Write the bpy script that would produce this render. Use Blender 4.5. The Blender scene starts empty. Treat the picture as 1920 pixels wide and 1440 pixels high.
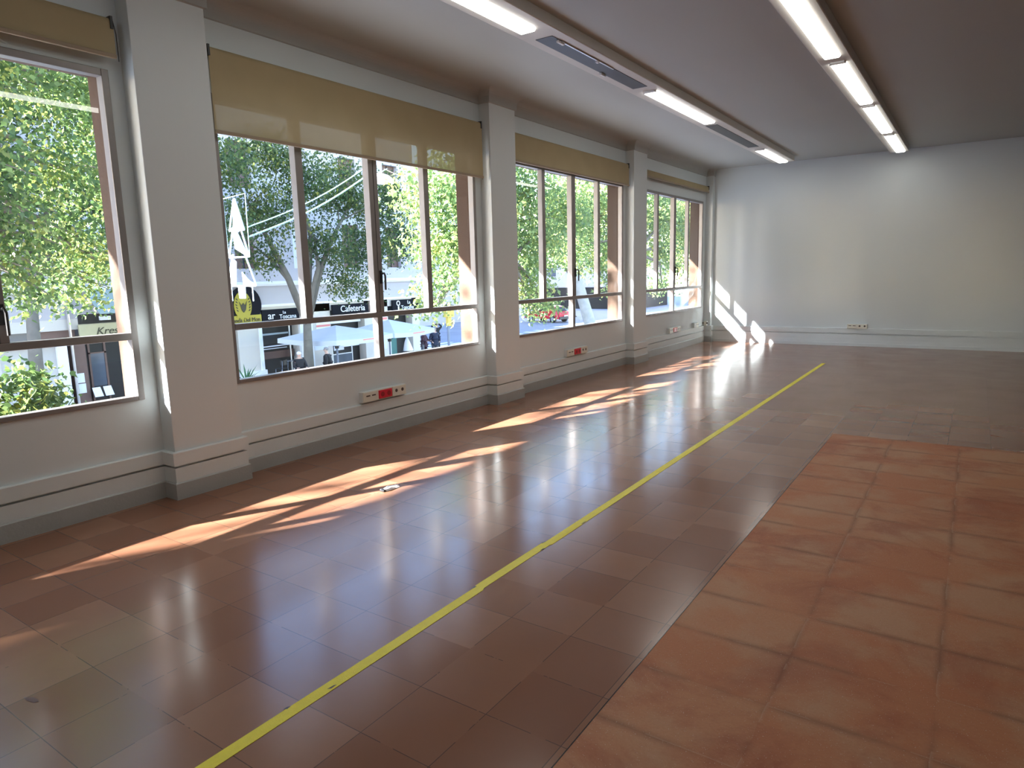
import bpy, bmesh, math, random
import numpy as np
from mathutils import Vector, Matrix
R = math.radians
S = bpy.context.scene
COL = S.collection
random.seed(4)

# ------------------------------------------------------------------ materials
def nm(name):
    m = bpy.data.materials.new(name); m.use_nodes = True
    nt = m.node_tree; nt.nodes.clear()
    out = nt.nodes.new('ShaderNodeOutputMaterial')
    return m, nt, out
def N(nt, t, **kw):
    n = nt.nodes.new(t)
    for k, v in kw.items():
        if k.startswith('i_'):
            key = k[2:]
            key = int(key) if key.isdigit() else key.replace('_', ' ')
            n.inputs[key].default_value = v
        else: setattr(n, k, v)
    return n
def math_(nt, op, a, b=None, c=None):
    n = nt.nodes.new('ShaderNodeMath'); n.operation = op
    for i, x in enumerate((a, b, c)):
        if x is None: continue
        if hasattr(x, 'links') or hasattr(x, 'is_linked'): nt.links.new(x, n.inputs[i])
        else: n.inputs[i].default_value = x
    return n.outputs[0]
def mixc(nt, fac, a, b, mode='MIX'):
    n = nt.nodes.new('ShaderNodeMix'); n.data_type = 'RGBA'; n.blend_type = mode
    for idx, x in ((0, fac), (6, a), (7, b)):
        if hasattr(x, 'is_linked'): nt.links.new(x, n.inputs[idx])
        else: n.inputs[idx].default_value = x if idx == 0 else (*x[:3], 1)
    return n.outputs[2]
def simple(name, col, rough=.6, metal=0., var=.08, scale=6., bump=0., spec=.5, trans=0.):
    """painted / plain surface with a little procedural unevenness"""
    m, nt, out = nm(name)
    p = nt.nodes.new('ShaderNodeBsdfPrincipled')
    tc = nt.nodes.new('ShaderNodeTexCoord')
    nz = N(nt, 'ShaderNodeTexNoise', i_Scale=scale, i_Detail=5.)
    nt.links.new(tc.outputs['Object'], nz.inputs['Vector'])
    lo = tuple(c * (1 - var) for c in col); hi = tuple(min(1, c * (1 + var)) for c in col)
    c = mixc(nt, nz.outputs['Fac'], lo, hi)
    nt.links.new(c, p.inputs['Base Color'])
    p.inputs['Roughness'].default_value = rough; p.inputs['Metallic'].default_value = metal
    p.inputs['Specular IOR Level'].default_value = spec
    if bump:
        b = N(nt, 'ShaderNodeBump', i_Strength=bump, i_Distance=.01)
        n2 = N(nt, 'ShaderNodeTexNoise', i_Scale=scale * 12, i_Detail=4.)
        nt.links.new(tc.outputs['Object'], n2.inputs['Vector'])
        nt.links.new(n2.outputs['Fac'], b.inputs['Height']); nt.links.new(b.outputs[0], p.inputs['Normal'])
    if trans:
        t = nt.nodes.new('ShaderNodeBsdfTranslucent'); nt.links.new(c, t.inputs[0])
        mx = N(nt, 'ShaderNodeMixShader', i_0=trans)
        nt.links.new(p.outputs[0], mx.inputs[1]); nt.links.new(t.outputs[0], mx.inputs[2])
        nt.links.new(mx.outputs[0], out.inputs[0])
    else: nt.links.new(p.outputs[0], out.inputs[0])
    return m
def emit(name, col, s):
    m, nt, out = nm(name)
    e = N(nt, 'ShaderNodeEmission', i_Strength=s); e.inputs[0].default_value = (*col, 1)
    nt.links.new(e.outputs[0], out.inputs[0]); return m

M = {}
M['wall'] = simple('wall_paint', (.69, .745, .755), .55, var=.03, scale=1.2, bump=.12)
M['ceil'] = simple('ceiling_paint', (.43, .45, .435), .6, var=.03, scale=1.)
M['rail'] = simple('rail_paint', (.71, .765, .765), .45, var=.04, scale=3, bump=.1)
M['plinth'] = simple('plinth_paint', (.42, .435, .42), .4, var=.08, scale=5, bump=.15)
M['house'] = simple('channel_paint', (.60, .58, .54), .5, var=.04)
M['frame'] = simple('aluminium_frame', (.27, .25, .24), .42, .35, var=.1, scale=8)
M['black'] = simple('black_plastic', (.015, .015, .016), .4)
M['dark'] = simple('dark_louvre', (.035, .035, .045), .45, .4, var=.3, scale=14)
M['plastic'] = simple('cream_plastic', (.78, .76, .66), .35, var=.02)
M['redp'] = simple('red_plastic', (.75, .02, .05), .3, var=.04)
M['slot'] = simple('socket_slot', (.09, .07, .06), .5)
M['lamp'] = emit('lamp_diffuser', (1., .985, .92), 8.0)
M['cap'] = simple('lamp_cap', (.8, .8, .78), .3)
M['paper'] = simple('paper', (.85, .86, .88), .7, var=.03)
M['brown'] = simple('terracotta_render', (.065, .034, .018), .8, var=.18, scale=3, bump=.3)
M['facade'] = simple('facade_render', (.52, .49, .50), .85, var=.06, scale=.6)
M['facade_warm'] = simple('facade_cream', (.66, .61, .54), .85, var=.06, scale=.8)
M['stone'] = simple('facade_stone', (.55, .52, .48), .85, var=.15, scale=2, bump=.3)
M['white'] = simple('white_paint', (.82, .83, .84), .5, var=.03)
M['brownwood'] = simple('brown_shutter', (.17, .10, .08), .6, var=.2)
M['sign'] = simple('sign_dark', (.008, .009, .014), .8, spec=.1)
M['letter'] = simple('sign_letter', (.85, .87, .92), .5)
M['yellow'] = simple('sign_yellow', (.40, .33, .02), .5, var=.12, scale=4)
M['creamsign'] = simple('sign_cream', (.50, .45, .27), .6, var=.1)
M['olive'] = simple('sign_olive_letter', (.05, .045, .02), .6)
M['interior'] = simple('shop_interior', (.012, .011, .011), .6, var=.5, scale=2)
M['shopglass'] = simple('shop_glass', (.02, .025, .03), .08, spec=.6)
M['winglass'] = simple('house_window', (.10, .12, .15), .1)
M['green_int'] = simple('teal_panel', (.03, .16, .14), .5)
M['canvas'] = simple('parasol_canvas', (.80, .84, .88), .8, var=.03, trans=.35)
M['pinkred'] = simple('poster_red', (.75, .22, .20), .6)
M['poster'] = simple('poster_pale', (.74, .80, .92), .6, var=.08, scale=9)
M['pole'] = simple('grey_pole', (.20, .24, .32), .5, .3)
M['signal'] = simple('signal_yellow', (.72, .55, .12), .5)
M['skin'] = simple('skin', (.60, .38, .28), .6)
M['bark'] = simple('bark', (.17, .15, .12), .9, var=.4, scale=5, bump=.6)
M['barkpale'] = simple('plane_bark', (.46, .44, .38), .85, var=.35, scale=2.5, bump=.5)
M['carred'] = simple('car_paint', (.55, .01, .03), .2, var=.02)
M['carglass'] = simple('car_glass', (.02, .025, .03), .08)
M['tyre'] = simple('tyre', (.02, .02, .02), .8)
M['steel'] = simple('steel', (.6, .6, .6), .3, .9)
M['wire'] = simple('pale_wire', (.42, .58, .58), .5)
M['tinsel'] = simple('tinsel', (.50, .62, .70), .35, var=.1, scale=20)
M['pot'] = simple('plant_pot', (.12, .11, .10), .7)
M['kerb'] = simple('kerb', (.42, .43, .46), .85, var=.1, scale=2)
M['farwall'] = simple('far_building', (.58, .55, .55), .9, var=.1, scale=.3)

def leafmat(name, a, b, c, sc=1.0):
    m, nt, out = nm(name)
    g = nt.nodes.new('ShaderNodeNewGeometry')
    cr = nt.nodes.new('ShaderNodeValToRGB')
    el = cr.color_ramp.elements
    el[0].position = 0; el[0].color = (*a, 1); el[1].position = 1; el[1].color = (*c, 1)
    e = el.new(.56); e.color = (*b, 1)
    nz = N(nt, 'ShaderNodeTexNoise', i_Scale=.9 * sc, i_Detail=2.)
    tc = nt.nodes.new('ShaderNodeTexCoord'); nt.links.new(tc.outputs['Object'], nz.inputs['Vector'])
    v = math_(nt, 'MULTIPLY', g.outputs['Random Per Island'], .50)
    w = math_(nt, 'MULTIPLY', math_(nt, 'SUBTRACT', nz.outputs['Fac'], .28), 1.0)
    f = math_(nt, 'ADD', v, w)
    nt.links.new(f, cr.inputs[0])
    d = N(nt, 'ShaderNodeBsdfPrincipled', i_Roughness=.42)
    nt.links.new(cr.outputs[0], d.inputs['Base Color'])
    t = nt.nodes.new('ShaderNodeBsdfTranslucent')
    tb = mixc(nt, 1., cr.outputs[0], (.95, 1.0, .9), 'MULTIPLY'); nt.links.new(tb, t.inputs[0])
    mx = N(nt, 'ShaderNodeMixShader', i_0=.5)
    nt.links.new(d.outputs[0], mx.inputs[1]); nt.links.new(t.outputs[0], mx.inputs[2])
    nt.links.new(mx.outputs[0], out.inputs[0]); return m
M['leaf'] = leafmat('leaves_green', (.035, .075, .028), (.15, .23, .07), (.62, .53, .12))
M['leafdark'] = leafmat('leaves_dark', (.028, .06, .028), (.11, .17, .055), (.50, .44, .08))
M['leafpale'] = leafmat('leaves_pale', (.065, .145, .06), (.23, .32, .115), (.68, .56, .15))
M['palm'] = simple('palm_leaf', (.06, .16, .06), .5, trans=.3)

# glass of the windows
m, nt, out = nm('window_glass')
tr = nt.nodes.new('ShaderNodeBsdfTransparent'); tr.inputs[0].default_value = (.93, .96, .95, 1)
gl = N(nt, 'ShaderNodeBsdfGlossy', i_Roughness=.0)
lw = N(nt, 'ShaderNodeLayerWeight', i_Blend=.5)
mx = nt.nodes.new('ShaderNodeMixShader')
sch = math_(nt, 'ADD', math_(nt, 'MULTIPLY', math_(nt, 'POWER', lw.outputs['Facing'], 5.), .93), .07)
nt.links.new(sch, mx.inputs[0]); nt.links.new(tr.outputs[0], mx.inputs[1]); nt.links.new(gl.outputs[0], mx.inputs[2])
nt.links.new(mx.outputs[0], out.inputs[0]); M['glass'] = m

# blind fabric: woven, lets light and a faint view through
m, nt, out = nm('blind_fabric')
tc = nt.nodes.new('ShaderNodeTexCoord')
wv = N(nt, 'ShaderNodeTexNoise', i_Scale=3., i_Detail=3.); nt.links.new(tc.outputs['Object'], wv.inputs['Vector'])
c = mixc(nt, wv.outputs['Fac'], (.42, .34, .19), (.50, .41, .24))
d = N(nt, 'ShaderNodeBsdfPrincipled', i_Roughness=.75); nt.links.new(c, d.inputs['Base Color'])
t = nt.nodes.new('ShaderNodeBsdfTranslucent'); nt.links.new(c, t.inputs[0])
m1 = N(nt, 'ShaderNodeMixShader', i_0=.10); nt.links.new(d.outputs[0], m1.inputs[1]); nt.links.new(t.outputs[0], m1.inputs[2])
tp = nt.nodes.new('ShaderNodeBsdfTransparent'); tp.inputs[0].default_value = (1, .95, .8, 1)
m2 = N(nt, 'ShaderNodeMixShader', i_0=.05); nt.links.new(m1.outputs[0], m2.inputs[1]); nt.links.new(tp.outputs[0], m2.inputs[2])
nt.links.new(m2.outputs[0], out.inputs[0]); M['blind'] = m
M['blindbar'] = simple('blind_bar', (.34, .26, .17), .5)

# yellow tape
M['tape'] = simple('yellow_tape', (.90, .76, .04), .45, var=.10, scale=25, bump=.3)

# terracotta / terrazzo tiles: polished, with one unpolished rectangle
TX, TY, T = -2.4924, 1.6797, .2992
m, nt, out = nm('floor_tiles')
g = nt.nodes.new('ShaderNodeNewGeometry'); sx = nt.nodes.new('ShaderNodeSeparateXYZ'); nt.links.new(g.outputs['Position'], sx.inputs[0])
X, Y = sx.outputs[0], sx.outputs[1]
# slight wobble of the joints
ux = math_(nt, 'DIVIDE', math_(nt, 'SUBTRACT', X, TX), T); uy = math_(nt, 'DIVIDE', math_(nt, 'SUBTRACT', Y, TY), T)
def joint(u, w):
    f = math_(nt, 'FRACT', u); d = math_(nt, 'MINIMUM', f, math_(nt, 'SUBTRACT', 1., f))
    return math_(nt, 'LESS_THAN', d, w)
cell = nt.nodes.new('ShaderNodeCombineXYZ')
nt.links.new(math_(nt, 'FLOOR', ux), cell.inputs[0]); nt.links.new(math_(nt, 'FLOOR', uy), cell.inputs[1])
wn = nt.nodes.new('ShaderNodeTexWhiteNoise'); wn.noise_dimensions = '3D'; nt.links.new(cell.outputs[0], wn.inputs[0])
n1 = N(nt, 'ShaderNodeTexNoise', i_Scale=2.2, i_Detail=6., i_Roughness=.6); nt.links.new(g.outputs['Position'], n1.inputs['Vector'])
n2 = N(nt, 'ShaderNodeTexNoise', i_Scale=90., i_Detail=3.); nt.links.new(g.outputs['Position'], n2.inputs['Vector'])
vo = N(nt, 'ShaderNodeTexVoronoi', i_Scale=140.); nt.links.new(g.outputs['Position'], vo.inputs['Vector'])
n3 = N(nt, 'ShaderNodeTexNoise', i_Scale=.45, i_Detail=3.); nt.links.new(g.outputs['Position'], n3.inputs['Vector'])
# masks
mr = math_(nt, 'MULTIPLY', math_(nt, 'GREATER_THAN', X, -.972), math_(nt, 'LESS_THAN', Y, 6.56))
dist = math_(nt, 'ABSOLUTE', math_(nt, 'ADD', X, .972))
edge = math_(nt, 'MULTIPLY', math_(nt, 'LESS_THAN', dist, .0022), math_(nt, 'LESS_THAN', Y, 6.2))
jn = math_(nt, 'MAXIMUM', joint(ux, .0055), joint(uy, .0055))
jn = math_(nt, 'MULTIPLY', jn, math_(nt, 'SUBTRACT', 1., mr))
nw = N(nt, 'ShaderNodeTexNoise', i_Scale=3.5, i_Detail=2.); nt.links.new(g.outputs['Position'], nw.inputs['Vector'])
wob = math_(nt, 'MULTIPLY', math_(nt, 'SUBTRACT', nw.outputs['Fac'], .5), .05)
rx = math_(nt, 'ADD', math_(nt, 'DIVIDE', math_(nt, 'ADD', X, .012), .486), wob)
ry = math_(nt, 'ADD', math_(nt, 'DIVIDE', math_(nt, 'SUBTRACT', Y, 3.67), .358), wob)
def soft(u, w):
    f = math_(nt, 'FRACT', u); d = math_(nt, 'MINIMUM', f, math_(nt, 'SUBTRACT', 1., f))
    q = math_(nt, 'SUBTRACT', 1., math_(nt, 'DIVIDE', d, w)); n_ = math_(nt, 'MAXIMUM', q, 0.); return math_(nt, 'POWER', n_, 1.6)
def sideof(u):   # which side of the joint: one lip is painted lighter, as if catching light
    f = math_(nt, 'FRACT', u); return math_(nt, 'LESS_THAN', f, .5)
brk = math_(nt, 'MINIMUM', math_(nt, 'MAXIMUM', math_(nt, 'MULTIPLY', math_(nt, 'SUBTRACT', n1.outputs['Fac'], .40), 7.), .12), 1.)
rj = math_(nt, 'MULTIPLY', math_(nt, 'MAXIMUM', soft(rx, .055), soft(ry, .10)), brk)
cell2 = nt.nodes.new('ShaderNodeCombineXYZ'); nt.links.new(math_(nt, 'FLOOR', rx), cell2.inputs[0]); nt.links.new(math_(nt, 'FLOOR', ry), cell2.inputs[1])
wn2 = nt.nodes.new('ShaderNodeTexWhiteNoise'); nt.links.new(cell2.outputs[0], wn2.inputs[0])
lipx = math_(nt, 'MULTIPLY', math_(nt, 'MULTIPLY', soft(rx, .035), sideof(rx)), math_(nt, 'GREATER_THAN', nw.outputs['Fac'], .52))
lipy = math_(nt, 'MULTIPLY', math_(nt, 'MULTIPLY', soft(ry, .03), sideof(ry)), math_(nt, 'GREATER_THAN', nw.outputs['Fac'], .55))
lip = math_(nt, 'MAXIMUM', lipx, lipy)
jfade = math_(nt, 'MULTIPLY', jn, math_(nt, 'GREATER_THAN', n1.outputs['Fac'], .44))
polA = mixc(nt, wn.outputs['Value'], (.25, .100, .054), (.40, .20, .118))
polA = mixc(nt, math_(nt, 'MULTIPLY', n1.outputs['Fac'], .75), polA, (.235, .098, .052))
polA = mixc(nt, math_(nt, 'MULTIPLY', n3.outputs['Fac'], .35), polA, (.17, .10, .07))
rgA = mixc(nt, wn2.outputs['Value'], (.50, .185, .085), (.54, .25, .13))
blot = N(nt, 'ShaderNodeValToRGB'); blot.color_ramp.elements[0].position = .44; blot.color_ramp.elements[1].position = .60
nt.links.new(n1.outputs['Fac'], blot.inputs[0])
rgA = mixc(nt, math_(nt, 'MULTIPLY', blot.outputs[0], .6), rgA, (.54, .33, .20))
n4 = N(nt, 'ShaderNodeTexNoise', i_Scale=1.6, i_Detail=7., i_Roughness=.65, i_Distortion=.6); nt.links.new(g.outputs['Position'], n4.inputs['Vector'])
red = N(nt, 'ShaderNodeValToRGB'); red.color_ramp.elements[0].position = .50; red.color_ramp.elements[1].position = .64; nt.links.new(n4.outputs['Fac'], red.inputs[0])
rgA = mixc(nt, math_(nt, 'MULTIPLY', red.outputs[0], .6), rgA, (.33, .085, .042))
rgA = mixc(nt, math_(nt, 'MULTIPLY', rj, .55), rgA, (.15, .055, .03))  # dark joints, with the shaded side of the ridges painted in
rgA = mixc(nt, math_(nt, 'MULTIPLY', lip, .38), rgA, (.62, .42, .30))  # lit edges of the joint ridges, painted in colour only
spk = math_(nt, 'MULTIPLY', math_(nt, 'LESS_THAN', vo.outputs['Distance'], .22), math_(nt, 'GREATER_THAN', n2.outputs['Fac'], .55))
rgA = mixc(nt, math_(nt, 'MULTIPLY', n2.outputs['Fac'], .3), rgA, (.24, .10, .06))
rgA = mixc(nt, math_(nt, 'MULTIPLY', spk, .55), rgA, (.66, .50, .40))
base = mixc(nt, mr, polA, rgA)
base = mixc(nt, math_(nt, 'MULTIPLY', jfade, .75), base, (.05, .03, .025))
base = mixc(nt, edge, base, (.02, .012, .01))
p = nt.nodes.new('ShaderNodeBsdfPrincipled'); nt.links.new(base, p.inputs['Base Color'])
rp = math_(nt, 'ADD', math_(nt, 'MULTIPLY', n1.outputs['Fac'], .16), math_(nt, 'MULTIPLY', wn.outputs['Value'], .02))
rp = math_(nt, 'ADD', rp, .10)
rr = math_(nt, 'ADD', math_(nt, 'MULTIPLY', n2.outputs['Fac'], .2), .48)
rgh = N(nt, 'ShaderNodeMix'); nt.links.new(mr, rgh.inputs[0]); nt.links.new(rp, rgh.inputs[2]); nt.links.new(rr, rgh.inputs[3])
nt.links.new(rgh.outputs[0], p.inputs['Roughness']); spc = math_(nt, 'SUBTRACT', .5, math_(nt, 'MULTIPLY', mr, .3)); nt.links.new(spc, p.inputs['Specular IOR Level'])
bp_ = N(nt, 'ShaderNodeBump', i_Strength=.25, i_Distance=.004)
hh = math_(nt, 'SUBTRACT', math_(nt, 'MULTIPLY', n1.outputs['Fac'], .5), jn)
hh = math_(nt, 'ADD', hh, math_(nt, 'MULTIPLY', math_(nt, 'MULTIPLY', math_(nt, 'SUBTRACT', n2.outputs['Fac'], .5), mr), 1.0))
nt.links.new(hh, bp_.inputs['Height']); nt.links.new(bp_.outputs[0], p.inputs['Normal'])
nt.links.new(p.outputs[0], out.inputs[0]); M['floor'] = m

# worn asphalt, the blue of sky light painted into its colour
m, nt, out = nm('asphalt')
g = nt.nodes.new('ShaderNodeNewGeometry')
n1 = N(nt, 'ShaderNodeTexNoise', i_Scale=.6, i_Detail=6.); nt.links.new(g.outputs['Position'], n1.inputs['Vector'])
c = mixc(nt, n1.outputs['Fac'], (.20, .23, .30), (.30, .33, .40))
p = N(nt, 'ShaderNodeBsdfPrincipled', i_Roughness=.75); nt.links.new(c, p.inputs['Base Color']); nt.links.new(p.outputs[0], out.inputs[0])
M['asphalt'] = m
M['pave'] = simple('paving', (.40, .40, .42), .85, var=.12, scale=1.5)
M['stripe'] = simple('road_paint', (.78, .80, .84), .7, var=.05)

# ------------------------------------------------------------------ mesh helpers
class MB:
    def __init__(s): s.v = []; s.f = []
    def box(s, x0, x1, y0, y1, z0, z1):
        b = len(s.v)
        s.v += [(x, y, z) for z in (z0, z1) for y in (y0, y1) for x in (x0, x1)]
        s.f += [tuple(b + i for i in q) for q in ((0, 2, 3, 1), (4, 5, 7, 6), (0, 1, 5, 4), (2, 6, 7, 3), (0, 4, 6, 2), (1, 3, 7, 5))]
        return s
    def tube(s, pts, rs, n=10, cap=True):
        pts = [Vector(p) for p in pts]
        if not hasattr(rs, '__len__'): rs = [rs] * len(pts)
        rings = []; prev = None
        for i, p in enumerate(pts):
            d = (pts[min(i + 1, len(pts) - 1)] - pts[max(i - 1, 0)]).normalized()
            if prev is None:
                a = Vector((0, 0, 1)) if abs(d.z) < .9 else Vector((1, 0, 0))
                u = d.cross(a).normalized()
            else: u = (prev - d * prev.dot(d)).normalized()
            prev = u; w = d.cross(u); b = len(s.v)
            for k in range(n):
                t = 2 * math.pi * k / n
                s.v.append(tuple(p + (u * math.cos(t) + w * math.sin(t)) * rs[i]))
            rings.append(b)
        for a, b in zip(rings, rings[1:]):
            for k in range(n):
                k2 = (k + 1) % n; s.f.append((a + k, a + k2, b + k2, b + k))
        if cap:
            s.f.append(tuple(rings[0] + k for k in range(n))[::-1]); s.f.append(tuple(rings[-1] + k for k in range(n)))
        return s
    def ell(s, c, r, nu=12, nv=8):
        b0 = len(s.v)
        for i in range(nv + 1):
            ph = math.pi * i / nv
            for k in range(nu):
                t = 2 * math.pi * k / nu
                s.v.append((c[0] + r[0] * math.sin(ph) * math.cos(t), c[1] + r[1] * math.sin(ph) * math.sin(t), c[2] + r[2] * math.cos(ph)))
        for i in range(nv):
            for k in range(nu):
                k2 = (k + 1) % nu; s.f.append((b0 + i * nu + k, b0 + (i + 1) * nu + k, b0 + (i + 1) * nu + k2, b0 + i * nu + k2))
        return s
    def poly(s, pts, thick=None, nrm=None):
        b = len(s.v); n = len(pts); s.v += [tuple(p) for p in pts]; s.f.append(tuple(range(b, b + n)))
        if thick:
            s.v += [tuple(Vector(p) + Vector(nrm) * thick) for p in pts]
            s.f.append(tuple(range(b + n, b + 2 * n))[::-1])
            for k in range(n): s.f.append((b + k, b + n + k, b + n + (k + 1) % n, b + (k + 1) % n))
        return s
def link(name, mb, mat, parent=None, smooth=False, bevel=0, loc=None):
    me = bpy.data.meshes.new(name)
    o0 = Vector(loc) if loc else None
    vs = mb.v if o0 is None else [tuple(Vector(v) - o0) for v in mb.v]
    me.from_pydata(vs, [], mb.f); me.update()
    bm = bmesh.new(); bm.from_mesh(me); bmesh.ops.recalc_face_normals(bm, faces=bm.faces); bm.to_mesh(me); bm.free()
    if smooth:
        for p in me.polygons: p.use_smooth = True
    me.materials.append(mat)
    o = bpy.data.objects.new(name, me); COL.objects.link(o)
    if o0 is not None: o.location = o0
    if parent: o.parent = parent
    if bevel:
        b = o.modifiers.new('bevel', 'BEVEL'); b.width = bevel; b.segments = 2; b.limit_method = 'ANGLE'
    return o
def thing(name, loc, label, cat, group=None, rz=0):
    o = bpy.data.objects.new(name, None); COL.objects.link(o); o.location = loc; o.rotation_euler = (0, 0, rz)
    o.empty_display_size = .1
    o['label'] = label; o['category'] = cat
    if group: o['group'] = group
    return o
def tag(o, label, cat, group=None, kind=None):
    o['label'] = label; o['category'] = cat
    if group: o['group'] = group
    if kind: o['kind'] = kind
    return o
def struct(o, label=None, cat=None):
    o['kind'] = 'structure'
    if label: o['label'] = label; o['category'] = cat
    return o
def sempty(name, loc, label, cat):
    o = thing(name, loc, label, cat); o['kind'] = 'structure'; return o
def text(name, s, size, loc, mat, parent=None, rot=(R(90), 0, R(90)), shear=0., sx=1., depth=.01):
    cu = bpy.data.curves.new(name, 'FONT'); cu.body = s; cu.size = size; cu.extrude = depth; cu.shear = shear
    o = bpy.data.objects.new(name, cu); COL.objects.link(o)
    dg = bpy.context.evaluated_depsgraph_get(); me = bpy.data.meshes.new_from_object(o.evaluated_get(dg))
    bpy.data.objects.remove(o); me.materials.clear(); me.materials.append(mat)
    o = bpy.data.objects.new(name, me); COL.objects.link(o); o.location = loc; o.rotation_euler = rot; o.scale = (sx, 1, 1)
    if parent: o.parent = parent
    return o
def rel(parent, v): return tuple(Vector(v) - parent.location)

# ------------------------------------------------------------------ room shell
XW, XP, YF, ZC = -4.66, -4.518, 14.08, 3.484
XR, YN = 4.4, -4.4
XO = -4.92                                         # outer face of the window wall
ZS, ZT = .715, 2.84                                # window opening
PIL = [(-1.37, -.86), (2.43, 2.957), (6.28, 6.783), (10.10, 10.61), (13.95, YF)]
BAYS = [(-4.55, -1.48), (-.72, 2.335), (3.02, 6.16), (6.85, 9.98), (10.68, 13.76)]

link('floor', MB().box(XW - .3, XR, YN, YF + .2, -.25, 0), M['floor'])
struct(bpy.data.objects['floor'], 'reddish brown tiled floor, polished except for a duller orange rectangle on the right', 'floor')
st = MB()
st.poly([(-2.80, .845, .001), (-2.765, .842, .001), (-2.73, .852, .001), (-2.722, .866, .001), (-2.75, .868, .001), (-2.775, .862, .001)])
link('stain', st, M['brownwood'], bpy.data.objects['floor'])
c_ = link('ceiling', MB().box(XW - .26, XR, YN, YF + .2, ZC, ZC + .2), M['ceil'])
struct(c_, 'plain pale ceiling crossed by two rows of strip lights', 'ceiling')
w = MB()
ys = [YN] + [v for b in BAYS for v in b] + [YF + .2]
for a, b in zip(ys[::2], ys[1::2]):
    if b > a: w.box(XW - .05, XW, a, b, ZS, ZT)
w.box(XW - .05, XW, YN, YF + .2, 0, ZS); w.box(XW - .05, XW, YN, YF + .2, ZT, ZC)
wl = link('wall_left', w, M['wall']); struct(wl, 'long pale wall on the left, opened by the row of wide windows', 'wall')
for a, b in PIL:
    link('pilaster', MB().box(XW, XP, a, b, 0, ZC), M['wall'], wl, bevel=.004)
# terracotta outer leaf: piers between the windows, spandrel below and above
for a, b in zip(ys[::2], ys[1::2]):
    link('outer_pier', MB().box(XO, XW - .05, a - .0, b, ZS - .02, ZT), M['brown'], wl)
link('outer_spandrel', MB().box(XO, XW - .05, YN, YF + .2, -2.95, ZS - .02), M['brown'], wl)
link('outer_lintel', MB().box(XO, XW - .05, YN, YF + .2, ZT, 3.55), M['brown'], wl)
link('overhang', MB().box(-6.62, XW - .05, YN - 14, YF + 6, 3.5, 3.75), M['facade_warm'], wl)
wf = link('wall_far', MB().box(XW - .26, XR, YF, YF + .2, 0, ZC), M['wall']); struct(wf, 'blank far end wall, pale grey', 'wall')
wr = link('wall_right', MB().box(XR, XR + .2, YN, YF + .2, 0, ZC), M['wall']); struct(wr, 'plain right wall', 'wall')
wn_ = link('wall_near', MB().box(XW - .26, XR, YN - .2, YN, 0, ZC), M['wall']); struct(wn_, 'plain wall behind the viewer', 'wall')

# swept profiles round the pilasters
path = [(XW, YN)]
for a, b in PIL[:-1]: path += [(XW, a), (XP, a), (XP, b), (XW, b)]
path += [(XW, PIL[-1][0]), (XP, PIL[-1][0]), (XP, YF), (XR, YF)]
def sweep(profile, seg0, seg1, xend=None):
    """profile of (offset, z); segments seg0..seg1 of the path"""
    mb = MB(); P = [Vector(p) for p in path]; nseg = len(P) - 1; nr = []
    for i in range(nseg):
        d = (P[i + 1] - P[i]).normalized(); nr.append(Vector((d.y, -d.x)))
    rows = []
    for i in range(len(P)):
        n = nr[min(i, nseg - 1)] if i == 0 else (nr[i - 1] if i == nseg else nr[i - 1] + nr[i])
        if i in (0, nseg): n = nr[0] if i == 0 else nr[-1]
        row = []
        for d, z in profile:
            q = P[i] + n * d
            if xend is not None and i == nseg: q.x = xend
            row.append((q.x, q.y, z))
        rows.append(row)
    for i in range(seg0, seg1):
        b = len(mb.v); k = len(profile); mb.v += rows[i] + rows[i + 1]
        for j in range(k): mb.f.append((b + j, b + (j + 1) % k, b + k + (j + 1) % k, b + k + j))
        if i == seg0: mb.f.append(tuple(range(b, b + k))[::-1])
        if i == seg1 - 1: mb.f.append(tuple(range(b + k, b + 2 * k)))
    return mb
NS = len(path) - 1
bl = link('baseboard_left', sweep([(0, 0), (.034, 0), (.034, .112), (.028, .12), (0, .12)], 0, NS - 1), M['plinth'])
struct(bl, 'grey skirting at the foot of the window wall', 'baseboard')
bf = link('baseboard_far', sweep([(0, 0), (.034, 0), (.034, .055), (.028, .06), (.024, .12), (0, .12)], NS - 1, NS), M['rail'])
struct(bf, 'grey skirting at the foot of the far wall', 'baseboard')
t1 = link('trim_1', sweep([(0, .12), (.022, .12), (.022, .222), (0, .222)], 0, NS - 1), M['rail']); struct(t1, 'pale lower board above the skirting along the window wall', 'trim')
t2 = link('trim_2', sweep([(0, .240), (.030, .240), (.030, .330), (.024, .336), (0, .336)], 0, NS - 1), M['rail']); struct(t2, 'pale cable duct rail running low along the window wall', 'trim')
t3 = link('trim_3', sweep([(0, .12), (.022, .12), (.022, .222), (0, .222)], NS - 1, NS), M['rail']); struct(t3, 'pale lower board above the skirting along the far wall', 'trim')
t4 = link('trim_4', sweep([(0, .240), (.030, .240), (.030, .330), (.024, .336), (0, .336)], NS - 1, NS, .705), M['rail']); struct(t4, 'pale cable duct rail running low along the far wall', 'trim')
cove = [(0, 3.345), (.018, 3.350)] + [(.018 + .095 * (1 - math.cos(R(a))), 3.389 + .095 * math.sin(R(a))) for a in range(0, 91, 15)] + [(0, ZC)]
t5 = link('trim_5', sweep(cove, 0, NS - 1), M['ceil'], smooth=False); struct(t5, 'curved plaster cornice between the window wall and the ceiling', 'trim')

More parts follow.
